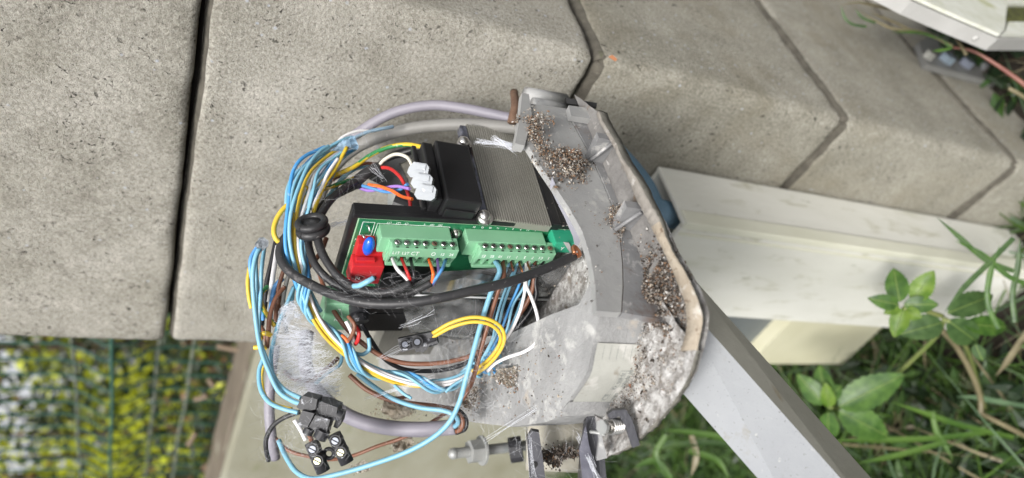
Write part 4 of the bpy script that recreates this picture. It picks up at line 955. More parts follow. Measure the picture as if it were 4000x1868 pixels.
wire('light blue wire curving behind the brown pair', MIDB, .0019, [(1105, 1088, .40), (1075, 1120, .40), (1062, 1180, .40), (1055, 1250, .40)], n=30, group=LB)
wire('green and yellow earth wire curving at the upper end of the wiring', [GRN, YEL], .0018, [(1045, 1120, .402), (1020, 1150, .396), (1022, 1190, .392), (1045, 1235, .39), (1075, 1275, .39)], stripe=.12, n=50, group=LB)
wire('front brown wire bowing at the upper end of the wiring', BROWN, .0018, [(1112, 1120, .395), (1078, 1165, .39), (1055, 1230, .387), (1048, 1300, .386), (1042, 1360, .386)], n=40, group=LB)
wire('rear brown wire bowing at the upper end of the wiring', BROWN, .0018, [(1100, 1150, .405), (1082, 1200, .40), (1078, 1240, .398), (1075, 1275, .398)], n=30, group=LB)
wire('grey sheathed cable end with a brown core beside the yellow tips', GREYC, .0028, [(1040, 1100, .42), (1022, 1170, .415), (1012, 1230, .41), (1015, 1272, .408)], 'cable', 'cable', LB, 12)
wire('brown core leaving the grey sheathed cable end', BROWN, .0019, [(1015, 1268, .406), (1030, 1300, .402), (1045, 1340, .40)], group=LB)
wire('short bent yellow wire tip above the plinth edge', YEL, .0018, [(1018, 1325, .387), (1022, 1306, .385), (1040, 1302, .384), (1058, 1310, .386)], group='short yellow wire tips')
wire('short straight yellow wire tip sticking out past the block', YEL, .0018, [(992, 1358, .384), (1015, 1357, .384), (1042, 1358, .386)], group='short yellow wire tips')
wire('cyan strand curving from the loom down through the web', CYAN, .0016, [(1148, 1120, .40), (1120, 1190, .395), (1090, 1260, .39), (1070, 1330, .387), (1058, 1400, .384), (1068, 1470, .38), (1105, 1535, .376)], n=60)
wire('brown wire tangled in the thick white web', BROWN, .0017, [(1112, 1450, .40), (1140, 1475, .398), (1180, 1488, .396), (1225, 1480, .398), (1275, 1440, .402), (1320, 1400, .41)], n=40)
wire('brown wire crossing behind the loom near the grommet', BROWN, .0020, [(1275, 930, .41), (1250, 990, .405), (1205, 1045, .40), (1175, 1075, .40)], n=30)
wire('dark grey wire hooping out under the black connectors', RUB, .0018, [(1170, 1610, .385), (1110, 1632, .386), (1065, 1665, .388), (1040, 1715, .39), (1040, 1760, .392), (1050, 1800, .395)], n=50)
wire('white wire stub between the black connectors', WHITE, .0017, [(1150, 1640, .385), (1175, 1680, .385), (1195, 1720, .385)], n=20)
wire('brown wire stub entering the lower black terminal', BROWN, .0018, [(1205, 1690, .383), (1215, 1715, .382), (1225, 1740, .38)], n=14)
wire('short blue wire entering the red mains plug', CYAN, .0019, [(1382, 1118, .357), (1405, 1115, .354), (1435, 1100, .352), (1460, 1086, .353)], n=24)
for (lb_, m, pts) in (('brown wire loop beneath the side connector', BROWN, [(1360, 1235, .39), (1385, 1270, .388), (1375, 1310, .39), (1350, 1345, .394)]), ('red wire loop beneath the side connector', RED, [(1385, 1270, .395), (1402, 1300, .393), (1398, 1330, .394), (1388, 1345, .396)]), ('white wire loop beneath the side connector', WHITE, [(1352, 1255, .392), (1370, 1290, .392), (1380, 1330, .396)]), ('blue wire loop beneath the side connector', CYAN, [(1440, 1320, .40), (1442, 1365, .40), (1415, 1385, .40), (1380, 1375, .398), (1362, 1330, .396)]), ('orange wire stub beneath the side connector', ORG, [(1332, 1310, .392), (1350, 1325, .392), (1360, 1340, .392)])):
    wire(lb_, m, .0016, pts, n=30)
for k, (m_, r_, pts, lb_) in enumerate((
    (BROWN, .0016, [(1128, 1010, .40), (1100, 1080, .398), (1085, 1150, .40), (1095, 1230, .402)], 'short brown wire stub behind the light blue wire'),
    (CYAN, .0015, [(1035, 955, .392), (1022, 1050, .39), (1018, 1160, .39), (1012, 1290, .388), (1032, 1400, .386), (1065, 1480, .384), (1110, 1545, .38)], 'third pale blue wire hugging the two outer ones'),
    (MIDB, .0014, [(1000, 1140, .392), (1020, 1185, .395), (1028, 1250, .398)], 'blue wire kink near the green and yellow wire'),
    (CYAN, .0013, [(1205, 1010, .40), (1180, 1070, .402), (1150, 1120, .404), (1140, 1190, .402)], 'thin cyan strand slipping behind the grommet cables'),
    (GREYC, .0016, [(1150, 1010, .405), (1120, 1100, .40), (1105, 1200, .40), (1120, 1300, .402)], 'thin grey wire behind the brown pair'),
    (CYAN, .0014, [(1360, 570, .415), (1320, 640, .408), (1290, 700, .402), (1240, 740, .396), (1215, 800, .392)], 'cyan strand curling from the foil tape under the loom'),
    (MUST, .0015, [(1355, 575, .41), (1310, 660, .403), (1270, 720, .396), (1225, 830, .388), (1200, 950, .386), (1205, 1050, .388)], 'mustard strand following the inner side of the loom'),
    (WHITE, .0014, [(1320, 620, .405), (1280, 680, .398), (1245, 760, .392), (1215, 820, .388)], 'off white strand crossing the loom below the foil tape'),
    (BROWN, .0014, [(1370, 1475, .43), (1440, 1530, .43), (1540, 1555, .428), (1600, 1548, .426)], 'second brown wire under the hanging cyan core'),
    (CYAN, .0014, [(1290, 1290, .405), (1330, 1360, .408), (1330, 1420, .41), (1290, 1450, .41), (1230, 1500, .405)], 'cyan wire dipping from the loom into the white web'))):
    wire(lb_, m_, r_, pts, n=50)
# taped foil scraps
FOIL = mat('blue_foil_tape', (.22, .42, .62), .3, .5, (.50, .62, .72), 70, bump=.0015, bscale=120)
def crumple(name, label, pts, z, m, amp=.0015, cat='tape', th=.0006):
    c = sum((at(x, y, z) for x, y in pts), Vector()) / len(pts); bm = bmesh.new(); n_ = len(pts); rings = []
    for k in range(6):
        f = k / 5; r = []
        for j in range(n_ * 4):
            a = at(*pts[j // 4], z); b = at(*pts[(j // 4 + 1) % n_], z); p = a.lerp(b, (j % 4) / 4)
            q_ = c.lerp(p, .02 + .98 * f); r.append(bm.verts.new(q_ + fwd * amp * noise.noise(q_ * 220) * 2 + fwd * amp * .6 * noise.noise(q_ * 600)))
        rings.append(r)
    for k in range(5):
        for j in range(n_ * 4): bm.faces.new((rings[k][j], rings[k][(j+1) % (n_*4)], rings[k+1][(j+1) % (n_*4)], rings[k+1][j]))
    bmesh.ops.solidify(bm, geom=bm.faces[:], thickness=th)
    return tag(obj(name, bm, m), label, cat)
crumple('foil_tape', 'crumpled blue foil tape binding the upper end of the loom', [(1290, 590), (1340, 545), (1385, 532), (1402, 570), (1396, 585), (1350, 578), (1330, 590)], .412, FOIL)
wire('thin blue foil drain wire lying along the warm grey cable', FOIL, .0015, [(1380, 540, .42), (1440, 515, .425), (1500, 502, .43), (1535, 495, .435)])
wire('white strand beside the foil tape', WHITE, .0012, [(1290, 590, .415), (1340, 535, .42), (1400, 512, .425), (1450, 512, .43)])
WEBM = mat('white_web_knob', (.58, .60, .63), .8, 0, (.74, .76, .80), 90, bump=.001, bscale=200)
crumple('foil_tape', 'silvery cobwebbed tape knob where the outer blue wires meet', [(998, 945), (1008, 930), (1030, 926), (1048, 940), (1050, 962), (1032, 975), (1012, 985), (1002, 968)], .379, mat('webbed_foil', (.30, .33, .37), .5, .2, (.52, .55, .58), 200, bump=.002, bscale=200), .002, th=.003)
crumple('foil_tape', 'shiny foil scrap sticking out of the loom beside the pillar face', [(1158, 668), (1170, 648), (1192, 660), (1180, 700), (1160, 730), (1150, 700)], .40, mat('silver_foil', (.5, .55, .62), .2, .8, (.75, .78, .82), 80, bump=.001, bscale=150))

EGG = mat('papery_egg_case', (.42, .35, .26), .9, 0, (.66, .62, .55), 90, specks=(((.12, .07, .035), 150, .56), ((.05, .03, .02), 420, .62)), bump=.002, bscale=260)
crumple('egg_case', 'pale papery egg case stuck on the gearbox top by the white wire', [(1925, 1470), (1950, 1442), (2000, 1436), (2040, 1432), (2066, 1455), (2058, 1490), (2020, 1508), (1985, 1515), (1950, 1498)], .398, EGG, .003, 'egg case', .004)
crumple('egg_case', 'brown crusted egg case beside the bend of the brown wire', [(1812, 1520), (1840, 1500), (1866, 1515), (1864, 1560), (1842, 1600), (1815, 1592), (1800, 1560)], .43, mat('brown_egg_case', (.16, .11, .07), .9, 0, (.36, .28, .19), 160, specks=(((.03, .02, .015), 380, .58), ((.55, .50, .42), 200, .64)), bump=.003, bscale=260), .003, 'egg case', .004)
crumple('egg_case', 'white and brown egg case behind the thick lilac cable', [(1500, 1560), (1560, 1550), (1610, 1580), (1600, 1625), (1540, 1640), (1490, 1610)], .46, EGG, .003, 'egg case', .003)
crumple('egg_case', 'small white egg case just below the thick lilac cable', [(1530, 1730), (1560, 1712), (1610, 1708), (1622, 1728), (1580, 1758), (1540, 1762)], .45, EGG, .003, 'egg case', .003)
crumple('egg_case', 'smallest egg case hanging on the lowest pale blue wire', [(1388, 1815), (1420, 1800), (1450, 1812), (1446, 1838), (1410, 1848), (1385, 1838)], .43, EGG, .002, 'egg case', .002)
# black connector cluster
cl_ = thing('connector_cluster', 'cobwebbed pair of large black connector blocks hanging under the white web', 'connector', at(1250, 1620, .372))
def bprism(name, pts, z, th, par, m=BPL2, bevel=.0010): return obj(name, prism([at(x, y, z) for x, y in pts], fwd * th), m, par, bevel=bevel)
bprism('block_body', [(1158, 1590), (1182, 1546), (1222, 1556), (1240, 1560), (1232, 1600), (1200, 1606), (1170, 1600)], .366, .010, cl_)
bprism('block_body', [(1160, 1655), (1180, 1604), (1228, 1616), (1200, 1672), (1180, 1672)], .364, .010, cl_)
bprism('block_body', [(1236, 1568), (1262, 1572), (1318, 1592), (1312, 1640), (1290, 1650), (1236, 1628)], .368, .012, cl_)
bprism('block_body', [(1205, 1670), (1232, 1622), (1290, 1640), (1272, 1700), (1250, 1712), (1230, 1690)], .365, .010, cl_)
bprism('block_body', [(1302, 1668), (1320, 1610), (1340, 1615), (1332, 1650), (1318, 1675)], .372, .008, cl_)
for (x, y, x2, y2, r) in ((1265, 1680, 1248, 1712, .0037), (1212, 1672, 1200, 1694, .0028), (1318, 1618, 1336, 1628, .0030)):
    a, b = at(x, y, .366), at(x2, y2, .366)
    s = obj('wire_socket', cyl(a, b, r, 20), BPL2, cl_, bevel=.0005)
    obj('socket_bore', cyl(b, b + (b - a).normalized() * .0002, r * .65, 18), HOLE, s)
def terminal(label, c, d, z):
    """single chocolate block terminal: tube with two screw towers"""
    t = thing('screw_terminal', label, 'connector', at(c[0], c[1], z), 'single black screw terminals below the cluster')
    d = Vector(d).normalized()
    a, b = at(c[0] - d.x * 62, c[1] - d.y * 62, z), at(c[0] + d.x * 62, c[1] + d.y * 62, z)
    obj('barrel', cyl(a, b, .0038, 16), BPL2, t, True, bevel=.0006)
    obj('wire_bore', cyl(b, b + (b - a).normalized() * .0002, .0024, 16), COPPER, t)
    for k in (-.62, .18):
        p = at(c[0] + d.x * 62 * k, c[1] + d.y * 62 * k, z - .0035)
        s = obj('screw_tower', cyl(p - fwd * .0025, p + fwd * .003, .0032, 22), BPL2, t, bevel=.0003)
        obj('tower_bore', cyl(p - fwd * .0027, p - fwd * .0025, .0026, 20), HOLE, s)
        q_ = obj('screw', cyl(p - fwd * .0029, p - fwd * .0027, .0019, 20), mat('brass', (.42, .40, .28), .4, .8) if k > 0 else mat('dull_screw', (.16, .17, .2), .4, .6), s); obj('screw_slot', box((-.0019, -.0003, 0), (.0019, .0003, .0001), frame_m(p - fwd * .0030, right + down * .5, down - right * .5)), HOLE, q_)
    return t
terminal('black screw terminal with a bright brass screw hanging lowest of the pair', (1240, 1785), (.38, .92), .376)
terminal('black screw terminal with a clear capped screw beside the lowest one', (1330, 1752), (.42, .90), .38)
tag(obj('link_lug', torus(at(1285, 1772, .378), fwd, .0026, .0011), BPL2, None, True), 'small black ring joining the two screw terminals', 'lug')
tag(obj('copper_end', tube(spline(P3([(2240, 1000, .392), (2262, 996, .392), (2252, 975, .39), (2240, 965, .39), (2246, 990, .388)]), 20), .0016, 6), COPPER), 'bare copper strands at the end of the thickest black cable', 'wire')

# =====================================================================
# WEBS, CRUMBS, DIRT
# =====================================================================
def webmat(name, c, alpha):
    m = bpy.data.materials.new(name); m.use_nodes = True; b = m.node_tree.nodes['Principled BSDF']
    b.inputs['Base Color'].default_value = (*c, 1); b.inputs['Roughness'].default_value = .7; b.inputs['Alpha'].default_value = alpha; return m
SILK = webmat('spider_silk', (.84, .86, .92), .9); SILK2 = webmat('fine_spider_silk', (.75, .76, .78), .35)
def strands(bm, pairs, r):
    for a, b, sag in pairs:
        mid = a.lerp(b, random.uniform(.35, .65)) + rv() * sag
        tube(spline([a, mid, b], 5), r * random.uniform(.6, 1.3), 3, bm, cap=False)
def scatter_web(name, label, region, zr, nst, lmax, r, m, sag=.004, dirb=None):
    """silk between random points inside a patch of the scene volume"""
    bm = bmesh.new(); pr = []
    x0, y0, x1, y1 = region
    for i in range(nst):
        x, y = random.uniform(x0, x1), random.uniform(y0, y1); z = random.uniform(*zr)
        a = random.uniform(0, 6.28) if dirb is None else random.gauss(dirb, .5)
        l = random.uniform(.2, 1) * lmax
        pr.append((at(x, y, z), at(x + math.cos(a) * l, y + math.sin(a) * l, min(zr[1], max(zr[0], z + random.uniform(-.006, .006)))), random.uniform(0, sag)))
    strands(bm, pr, r); o = obj(name, bm, m); return tag(o, label, None, kind='stuff')
# dense white web, left of the lower loom
bm = bmesh.new(); pr = []
def pl(P_, t):
    k = min(len(P_) - 2, int(t * (len(P_) - 1))); f = t * (len(P_) - 1) - k
    return P_[k][0] + (P_[k+1][0] - P_[k][0]) * f, P_[k][1] + (P_[k+1][1] - P_[k][1]) * f
rgt = [(1150, 1180), (1190, 1240), (1250, 1330), (1310, 1400), (1345, 1470), (1330, 1545)]; lft = [(1100, 1210), (1078, 1290), (1062, 1370), (1075, 1450), (1110, 1520), (1180, 1560)]
for i in range(1500):
    t_ = random.random(); a = pl(rgt, t_); b = pl(lft, min(1, max(0, t_ + random.gauss(0, .16))))
    f0 = random.random() * .75; f1 = min(1, f0 + random.uniform(.15, .8))
    if noise.noise(Vector((t_ * 7, f0 * 3, 0))) < -.18: continue
    za, zb = random.uniform(.383, .394), random.uniform(.380, .398)
    A_, B_ = at(*a, za), at(*b, zb); pr.append((A_.lerp(B_, f0) + rv() * .0012, A_.lerp(B_, f1) + rv() * .0012, random.uniform(0, .004)))
for i in range(3200):   # fluff clots
    t_ = random.random(); a = pl(rgt, t_); b = pl(lft, t_); f = random.random()
    x = a[0] + (b[0] - a[0]) * f; y = a[1] + (b[1] - a[1]) * f
    if noise.noise(Vector((x * .03, y * .045, 4))) < .10: continue
    p = at(x, y, random.uniform(.382, .39)); pr.append((p, p + rv() * random.uniform(.0006, .003), .0006))
strands(bm, pr, .00006)
tag(obj('cobweb', bm, SILK), 'dense white cobweb filling the bend of the loom', None, kind='stuff')
scatter_web('cobweb', 'fine silk over the black rubber cables', (1230, 1060, 1640, 1190), (.352, .360), 110, 80, .00004, SILK2, .003, .4)
scatter_web('cobweb', 'fine silk over the dusty gearbox', (1700, 1300, 2400, 1640), (.37, .44), 700, 170, .00005, SILK2, .006)
scatter_web('cobweb', 'fine silk round the black connector cluster', (1130, 1540, 1360, 1800), (.358, .372), 130, 70, .00004, SILK2)
scatter_web('cobweb', 'fine silk over the upper wiring', (1100, 560, 1500, 900), (.385, .41), 120, 130, .00005, SILK2)
scatter_web('cobweb', 'fine silk at the upper end of the loom', (1020, 1350, 1200, 1800), (.375, .40), 300, 90, .00005, SILK2)
scatter_web('cobweb', 'stringy silk at the levers', (2000, 1600, 2360, 1860), (.345, .365), 60, 130, .00005, SILK2, .006)
bm = bmesh.new()
pr = []
for (pa, pb_, n_) in (((1860, 555, .40), (2160, 585, .41), 50), ((1930, 540, .40), (2010, 585, .395), 40), ((1500, 700, .40), (1450, 640, .41), 12), ((1560, 1280, .37), (1700, 1210, .365), 4), ((1600, 1345, .372), (1480, 1400, .39), 6), ((2280, 1180, .38), (2370, 1240, .37), 50), ((2370, 1240, .37), (2440, 1330, .36), 20), ((2150, 1560, .37), (1900, 1720, .39), 6), ((2260, 1700, .36), (2340, 1868, .345), 26), ((1420, 1560, .40), (1700, 1480, .40), 10), ((1250, 890, .38), (1420, 850, .40), 30), ((2060, 1690, .36), (2080, 1860, .355), 9)):
    for i in range(n_):
        a = at(pa[0] + random.gauss(0, 7), pa[1] + random.gauss(0, 7), pa[2]); b = at(pb_[0] + random.gauss(0, 9), pb_[1] + random.gauss(0, 9), pb_[2]); f0, f1 = sorted((random.random(), random.random()))
        if f1 - f0 < .3: f0, f1 = 0, 1
        pr.append((a.lerp(b, f0), a.lerp(b, f1), random.uniform(0, .002)))
strands(bm, pr, .00006)
tag(obj('cobweb', bm, SILK), 'long pale web ropes across transformer core and levers', None, kind='stuff')

CR = [mat('crumb_%s' % n_, c, .9) for n_, c in (('pale', (.36, .31, .25)), ('brown', (.17, .105, .065)), ('dark', (.045, .035, .028)), ('rust', (.20, .09, .05)), ('white', (.52, .50, .47)), ('grey', (.20, .18, .16)))]
def inside(x, y, P_):
    r = False
    for i in range(len(P_)):
        (x1, y1), (x2, y2) = P_[i], P_[i - 1]
        if (y1 > y) != (y2 > y) and x < (x2 - x1) * (y - y1) / (y2 - y1) + x1: r = not r
    return r
PLAN = [(p.x, p.y) for p in Oz] + [(.2, .2), (.2, .05), (.03, .05)]
def crumbs(name, label, seeds, size, w8=(4, 6, 5, .15, 1.6, 5), elong=1.6):
    bm = bmesh.new()
    for (fn_, cnt) in [(f, int(c * 2.0)) for f, c in seeds]:
        for i in range(cnt):
            p = fn_()
            if p.z < ZB + .001 and not inside(p.x, p.y, PLAN): continue
            r = random.uniform(*size) * random.choice((.35, .45, .55, .7, 1.3)) * .8; d = rv(); e = rv()
            q = bmesh.ops.create_icosphere(bm, subdivisions=1, radius=1) if False else None
            k = random.choices(range(6), w8)[0]
            x = d; y = d.cross(e).normalized(); z = x.cross(y)
            vs = [bm.verts.new(p + v) for v in (x * r * random.uniform(1, elong), -x * r * random.uniform(.8, elong), y * r * random.uniform(.5, 1), -y * r * random.uniform(.5, 1), z * r * random.uniform(.4, .9), -z * r * random.uniform(.4, .9))]
            for f in ((0, 2, 4), (2, 1, 4), (1, 3, 4), (3, 0, 4), (2, 0, 5), (1, 2, 5), (3, 1, 5), (0, 3, 5)):
                ff = bm.faces.new([vs[j] for j in f]); ff.material_index = k
    return tag(obj(name, bm, CR), label, None, kind='stuff')
def gx(cx_, cy_, sx, sy, plane, val, lift=.0015, tilt=0):
    def f():
        q = random.choice((.6, .9, 1.4, 2.0)); u, v = random.gauss(0, q), random.gauss(0, q)
        while u * u + v * v > 14 or noise.noise(Vector((cx_ * .01 + u * .9, cy_ * .01 + v * .9, 1))) < -.12: u, v = random.gauss(0, 1), random.gauss(0, 1)
        h = lift * math.exp(-(u * u + v * v) / 1.6) * random.random() * 2.2
        x, y = cx_ + u * sx + v * sy * tilt, cy_ + v * sy
        p = on(x, y, plane, val); s = -1 if plane == 'X' else 1
        return p + Vector((s * h if plane == 'X' else 0, s * h if plane == 'Y' else 0, s * h if plane == 'Z' else 0))
    return f
def gd(cx_, cy_, sx, sy, z, dep=.004):
    def f():
        u, v = random.gauss(0, 1), random.gauss(0, 1)
        return at(cx_ + u * sx, cy_ + v * sy, z + random.uniform(-dep, dep) * math.exp(-(u * u + v * v) / 2))
    return f
crumbs('debris_heap', 'heap of insect crumbs by the transformer end', [(gx(2215, 655, 34, 26, 'X', XW - .0005, .007), 750), (gx(2180, 625, 34, 16, 'X', XW - .0005, .005), 320), (gx(2262, 650, 24, 12, 'X', XW - .0005, .003), 160), (gx(2235, 690, 22, 12, 'X', XW - .0005, .004), 180)], (.0004, .0010))
crumbs('debris_heap', 'crumbs along the inner corner under the cable ends', [(gd(2090, 520, 16, 40, .378), 420), (gd(2120, 470, 22, 14, .380), 160), (gd(2050, 470, 22, 12, .385), 120), (gd(2130, 595, 22, 26, .373), 260)], (.0004, .0009))
crumbs('debris_heap', 'small crumb heap at the second gusset', [(gx(2398, 850, 20, 18, 'X', XW - .001, .005), 380), (gx(2420, 900, 10, 26, 'X', XW - .001, .002), 90), (gx(2450, 862, 26, 5, 'X', XW - .006, .002), 110)], (.0004, .0008))
crumbs('debris_heap', 'dark soil trapped inside the rim', [(gx(2575, 1140, 40, 70, 'Z', ZB - .005, .004), 2600), (gx(2610, 1260, 30, 40, 'Z', ZB - .005, .004), 1400), (gx(2600, 1060, 15, 40, 'Z', ZB - .005, .003), 400)], (.0003, .0009), (1, 4, 8, 0, .7, 5))
crumbs('debris_heap', 'grey white silt on the round base plate', [(gx(2560, 1440, 75, 80, 'Z', ZB - .003, .001), 2600), (gx(2470, 1620, 60, 60, 'Z', ZB - .003, .001), 1800), (gx(2640, 1480, 40, 60, 'Z', ZB - .002, .001), 900)], (.0002, .0005), (4, 1.5, 2, 0, 6, 4))
def flat_on_plate(): 
    while True:
        x, y = random.uniform(2380, 2710), random.uniform(1280, 1760)
        if (x - 2200) ** 2 + (y - 1250) ** 2 < 520 ** 2 and x + y * .35 > 2990 - 40: return on(x, y, 'Z', ZB - .002)
crumbs('debris_heap', 'black seed husks and bark bits scattered over the silt', [(flat_on_plate, 110)], (.0005, .0011), (0, 4, 8, .5, 0, 0), 2.4)
crumbs('debris_heap', 'brown egg case lumps on the gearbox top', [(gd(1985, 1475, 38, 20, .396, .003), 200), (gd(1840, 1545, 18, 34, .424, .004), 360), (gd(1560, 1600, 45, 20, .47, .004), 300), (gd(1580, 1740, 30, 10, .47, .004), 160), (gd(1395, 1830, 18, 10, .45, .004), 110)], (.0004, .0010), (6, 3, 2, .6, 4, 3))
crumbs('debris_heap', 'webbed brown egg case at the corner of the front casting', [(gd(2412, 1250, 24, 16, .345, .004), 480)], (.0004, .0009), (6, 5, 2, .6, 2, 3))
crumbs('debris_heap', 'black muck hanging under the motor barrel', [(gd(2190, 1785, 38, 18, .386, .004), 900)], (.0005, .0014), (0, 2, 12, 0, 0, 1), 2.5)
def anyw():
    return on(random.uniform(2080, 2420), random.uniform(450, 1180), 'X', XW - .001)
crumbs('debris_heap', 'stray crumbs on the side casting', [(anyw, 130)], (.0002, .0006))
def anyg(): return on(random.uniform(1650, 2200), random.uniform(1330, 1640), 'Z', ZG + .0004)
crumbs('debris_heap', 'stray crumbs on the gearbox top', [(anyg, 260)], (.0003, .0008))
tag(obj('dead_leaf', prism([at(*p, .47) for p in ((2376, 222), (2392, 214), (2412, 232), (2404, 240))], fwd * .0006), mat('dead_leaf_brown', (.30, .12, .05), .7)), 'tiny rust brown leaf caught in the pillar joint', 'leaf')

# =====================================================================
# VEGETATION
# =====================================================================
GA = leafmat('grass_bright', (.045, .105, .014), (.085, .16, .026), .3); GB_ = leafmat('grass_mid', (.025, .06, .012), (.055, .10, .02), .3); GC_ = leafmat('grass_dry', (.13, .11, .06), (.22, .19, .11), .2); GD_ = leafmat('grass_blue_green', (.07, .13, .07), (.12, .19, .10), .3)
def blade(bm, p, d, L_, w_, bend, mi, n_=6):
    side = d.cross(Vector((0, 0, 1)));
    if side.length < .1: side = Vector((1, 0, 0))
    side = side.normalized(); prev = None
    for k in range(n_ + 1):
        t = k / n_; c = p + d * L_ * t + bend * (t * t * L_)
        wd = w_ * (1 - t ** 2.2) + .0001
        a, m_, b = bm.verts.new(c - side * wd / 2), bm.verts.new(c - Vector((0, 0, wd * .18))), bm.verts.new(c + side * wd / 2)
        if prev:
            for f in ((prev[0], prev[1], m_, a), (prev[1], prev[2], b, m_)): q = bm.faces.new(f); q.material_index = mi; q.smooth = True
        prev = (a, m_, b)
bm = bmesh.new()
def ok(x, y): return not (-.01 < x < W + .01 and y < .01) and not (px0 - .01 < x < px1 + .01 and y < py1 + .01) and not (y < -.13 and x > .36)
cnt = 0
while cnt < 15000:
    x = random.uniform(-.35, 2.4) if random.random() < .4 else random.uniform(0, 1.3)
    y = random.uniform(-.6, 1.0) if random.random() < .3 else random.uniform(-.12, .5)
    if not ok(x, y): continue
    cl1 = noise.noise(Vector((x * 6, y * 6, 5)))
    if cl1 < -.12 + (.12 if x < .4 and y < .25 else 0): continue
    cnt += 1
    d = Vector((random.gauss(0, .55), random.gauss(0, .55), 1)).normalized()
    L_ = random.uniform(.06, .19) * (1.0 if x > .35 or y > .3 else .6)
    blade(bm, Vector((x, y, gz(x, y) - .004)), d, L_, random.uniform(.0022, .0055), Vector((random.gauss(0, .6), random.gauss(0, .6), -.35)), random.choices((0, 1, 2, 3), (4, 5, .7, 1.5))[0])
tag(obj('grass', bm, [GA, GB_, GC_, GD_]), 'long green grass growing on the ground beyond the motor', None, kind='stuff')
bm = bmesh.new(); lv = leafmat('undergrowth_dark', (.008, .020, .007), (.020, .040, .012), .2); lv2 = leafmat('undergrowth_green', (.03, .075, .015), (.055, .11, .025), .3)
k_ = 0
while k_ < 3800:
    x = random.uniform(-.1, 1.5); y = random.uniform(-.3, .6)
    if not ok(x, y) or noise.noise(Vector((x * 7, y * 7, 1))) < -.1: continue
    k_ += 1
    a = Vector((x, y, gz(x, y) + random.uniform(.0, .06))); d_ = Vector((random.gauss(0, 1), random.gauss(0, 1), random.uniform(-.1, .6)))
    leafmesh(bm, a, d_, Vector((random.gauss(0, .4), random.gauss(0, .4), 1)), random.uniform(.018, .045), random.uniform(.009, .02), random.choice((0, 0, 0, 1)), .2)
tag(obj('undergrowth', bm, [lv, lv2]), 'dark small leaved ground cover between the grass', None, kind='stuff')
# dead thatch
bm = bmesh.new()
for i in range(1100):
    x = random.uniform(-.3, 1.6); y = random.uniform(-.5, .6)
    if not ok(x, y): continue
    blade(bm, Vector((x, y, gz(x, y) + random.uniform(0, .02))), Vector((random.gauss(0, 1), random.gauss(0, 1), random.uniform(0, .35))).normalized(), random.uniform(.04, .14), .0018, rv() * .4, random.choice((0, 0, 1)), 4)
tag(obj('dead_grass', bm, [GC_, leafmat('thatch_dark', (.05, .035, .02), (.10, .07, .04), .1)]), 'brown dead grass and stalks matted on the soil', None, kind='stuff')

def leaf(name, base, tip, w_, parent, m, mid=None, droop=0.0, teeth=9):
    """serrated leaf blade from base to tip, folded along its midrib"""
    a, b = Vector(base), Vector(tip); ax = (b - a); L_ = ax.length; ax.normalize()
    view = (CAM - a).normalized(); s = ax.cross(view).normalized(); up = s.cross(ax).normalized()
    if up.dot(view) < 0: up = -up
    bm = bmesh.new(); n_ = teeth * 2; prev = None
    for k in range(n_ + 1):
        t = k / n_; w0 = w_ * .5 * math.sin(math.pi * min(1, t ** .8)) ** .75 if 0 < t < 1 else .0002
        if k % 2: w0 *= 1.10
        c = a + ax * L_ * t - up * droop * L_ * t * t + up * .04 * L_ * math.sin(t * 3)
        row = [bm.verts.new(c + s * w0 * f + up * (abs(f) * w0 * .28 + .0006 * noise.noise(c * 200 + s * f))) for f in (-1, -.5, 0, .5, 1)]
        if prev:
            for j in range(4): q = bm.faces.new((prev[j], prev[j+1], row[j+1], row[j])); q.smooth = True
        prev = row
    o = obj(name, bm, m, parent)
    rib = tube([a + ax * L_ * t / 8 - up * droop * L_ * (t/8) ** 2 + up * (.04 * L_ * math.sin(t / 8 * 3) + .0003) for t in range(9)], .0005, 4)
    obj('midrib', rib, RIBM, o)
    return o
RIBM = leafmat('leaf_rib', (.16, .24, .06), (.20, .28, .08), .2)
WL = leafmat('weed_leaf', (.035, .09, .016), (.085, .17, .03), .3, 110); WL2 = leafmat('weed_leaf_dull', (.035, .075, .022), (.075, .135, .042), .3, 120); WL3 = leafmat('weed_leaf_young', (.08, .17, .016), (.17, .27, .035), .4, 100)
STM = leafmat('weed_stem', (.12, .17, .04), (.18, .20, .07), .1)
def plant(label, base_px, z, leaves, stem, loc=None, group=None):
    t = thing('leafy_weed', label, 'plant', at(*base_px, z), group)
    for (b, tp, w_, m, dz, dr) in leaves:
        leaf('leaf', at(b[0], b[1], z), at(tp[0], tp[1], z + dz), w_, t, m, droop=dr)
    for s in stem: obj('stem', tube(spline(P3(s), 20), .0022, 6), STM, t, True)
    return t
z1 = .60
plant('bright weed with a rosette of toothed leaves in front of the white post', (3530, 1210), z1,
    [((3515, 1180), (3490, 1045), .018, WL, .01, .1), ((3565, 1175), (3648, 1058), .017, WL3, -.01, .05), ((3510, 1190), (3394, 1166), .013, WL, .0, .1), ((3530, 1190), (3668, 1190), .014, WL, -.01, .1), ((3530, 1205), (3492, 1318), .015, WL3, .0, .15), ((3510, 1195), (3455, 1225), .010, WL3, .0, .1), ((3535, 1215), (3600, 1240), .012, WL3, -.01, .1)],
    [[(3530, 1205, z1), (3600, 1210, z1 + .01), (3680, 1235, z1 + .02)]])
z2 = .635
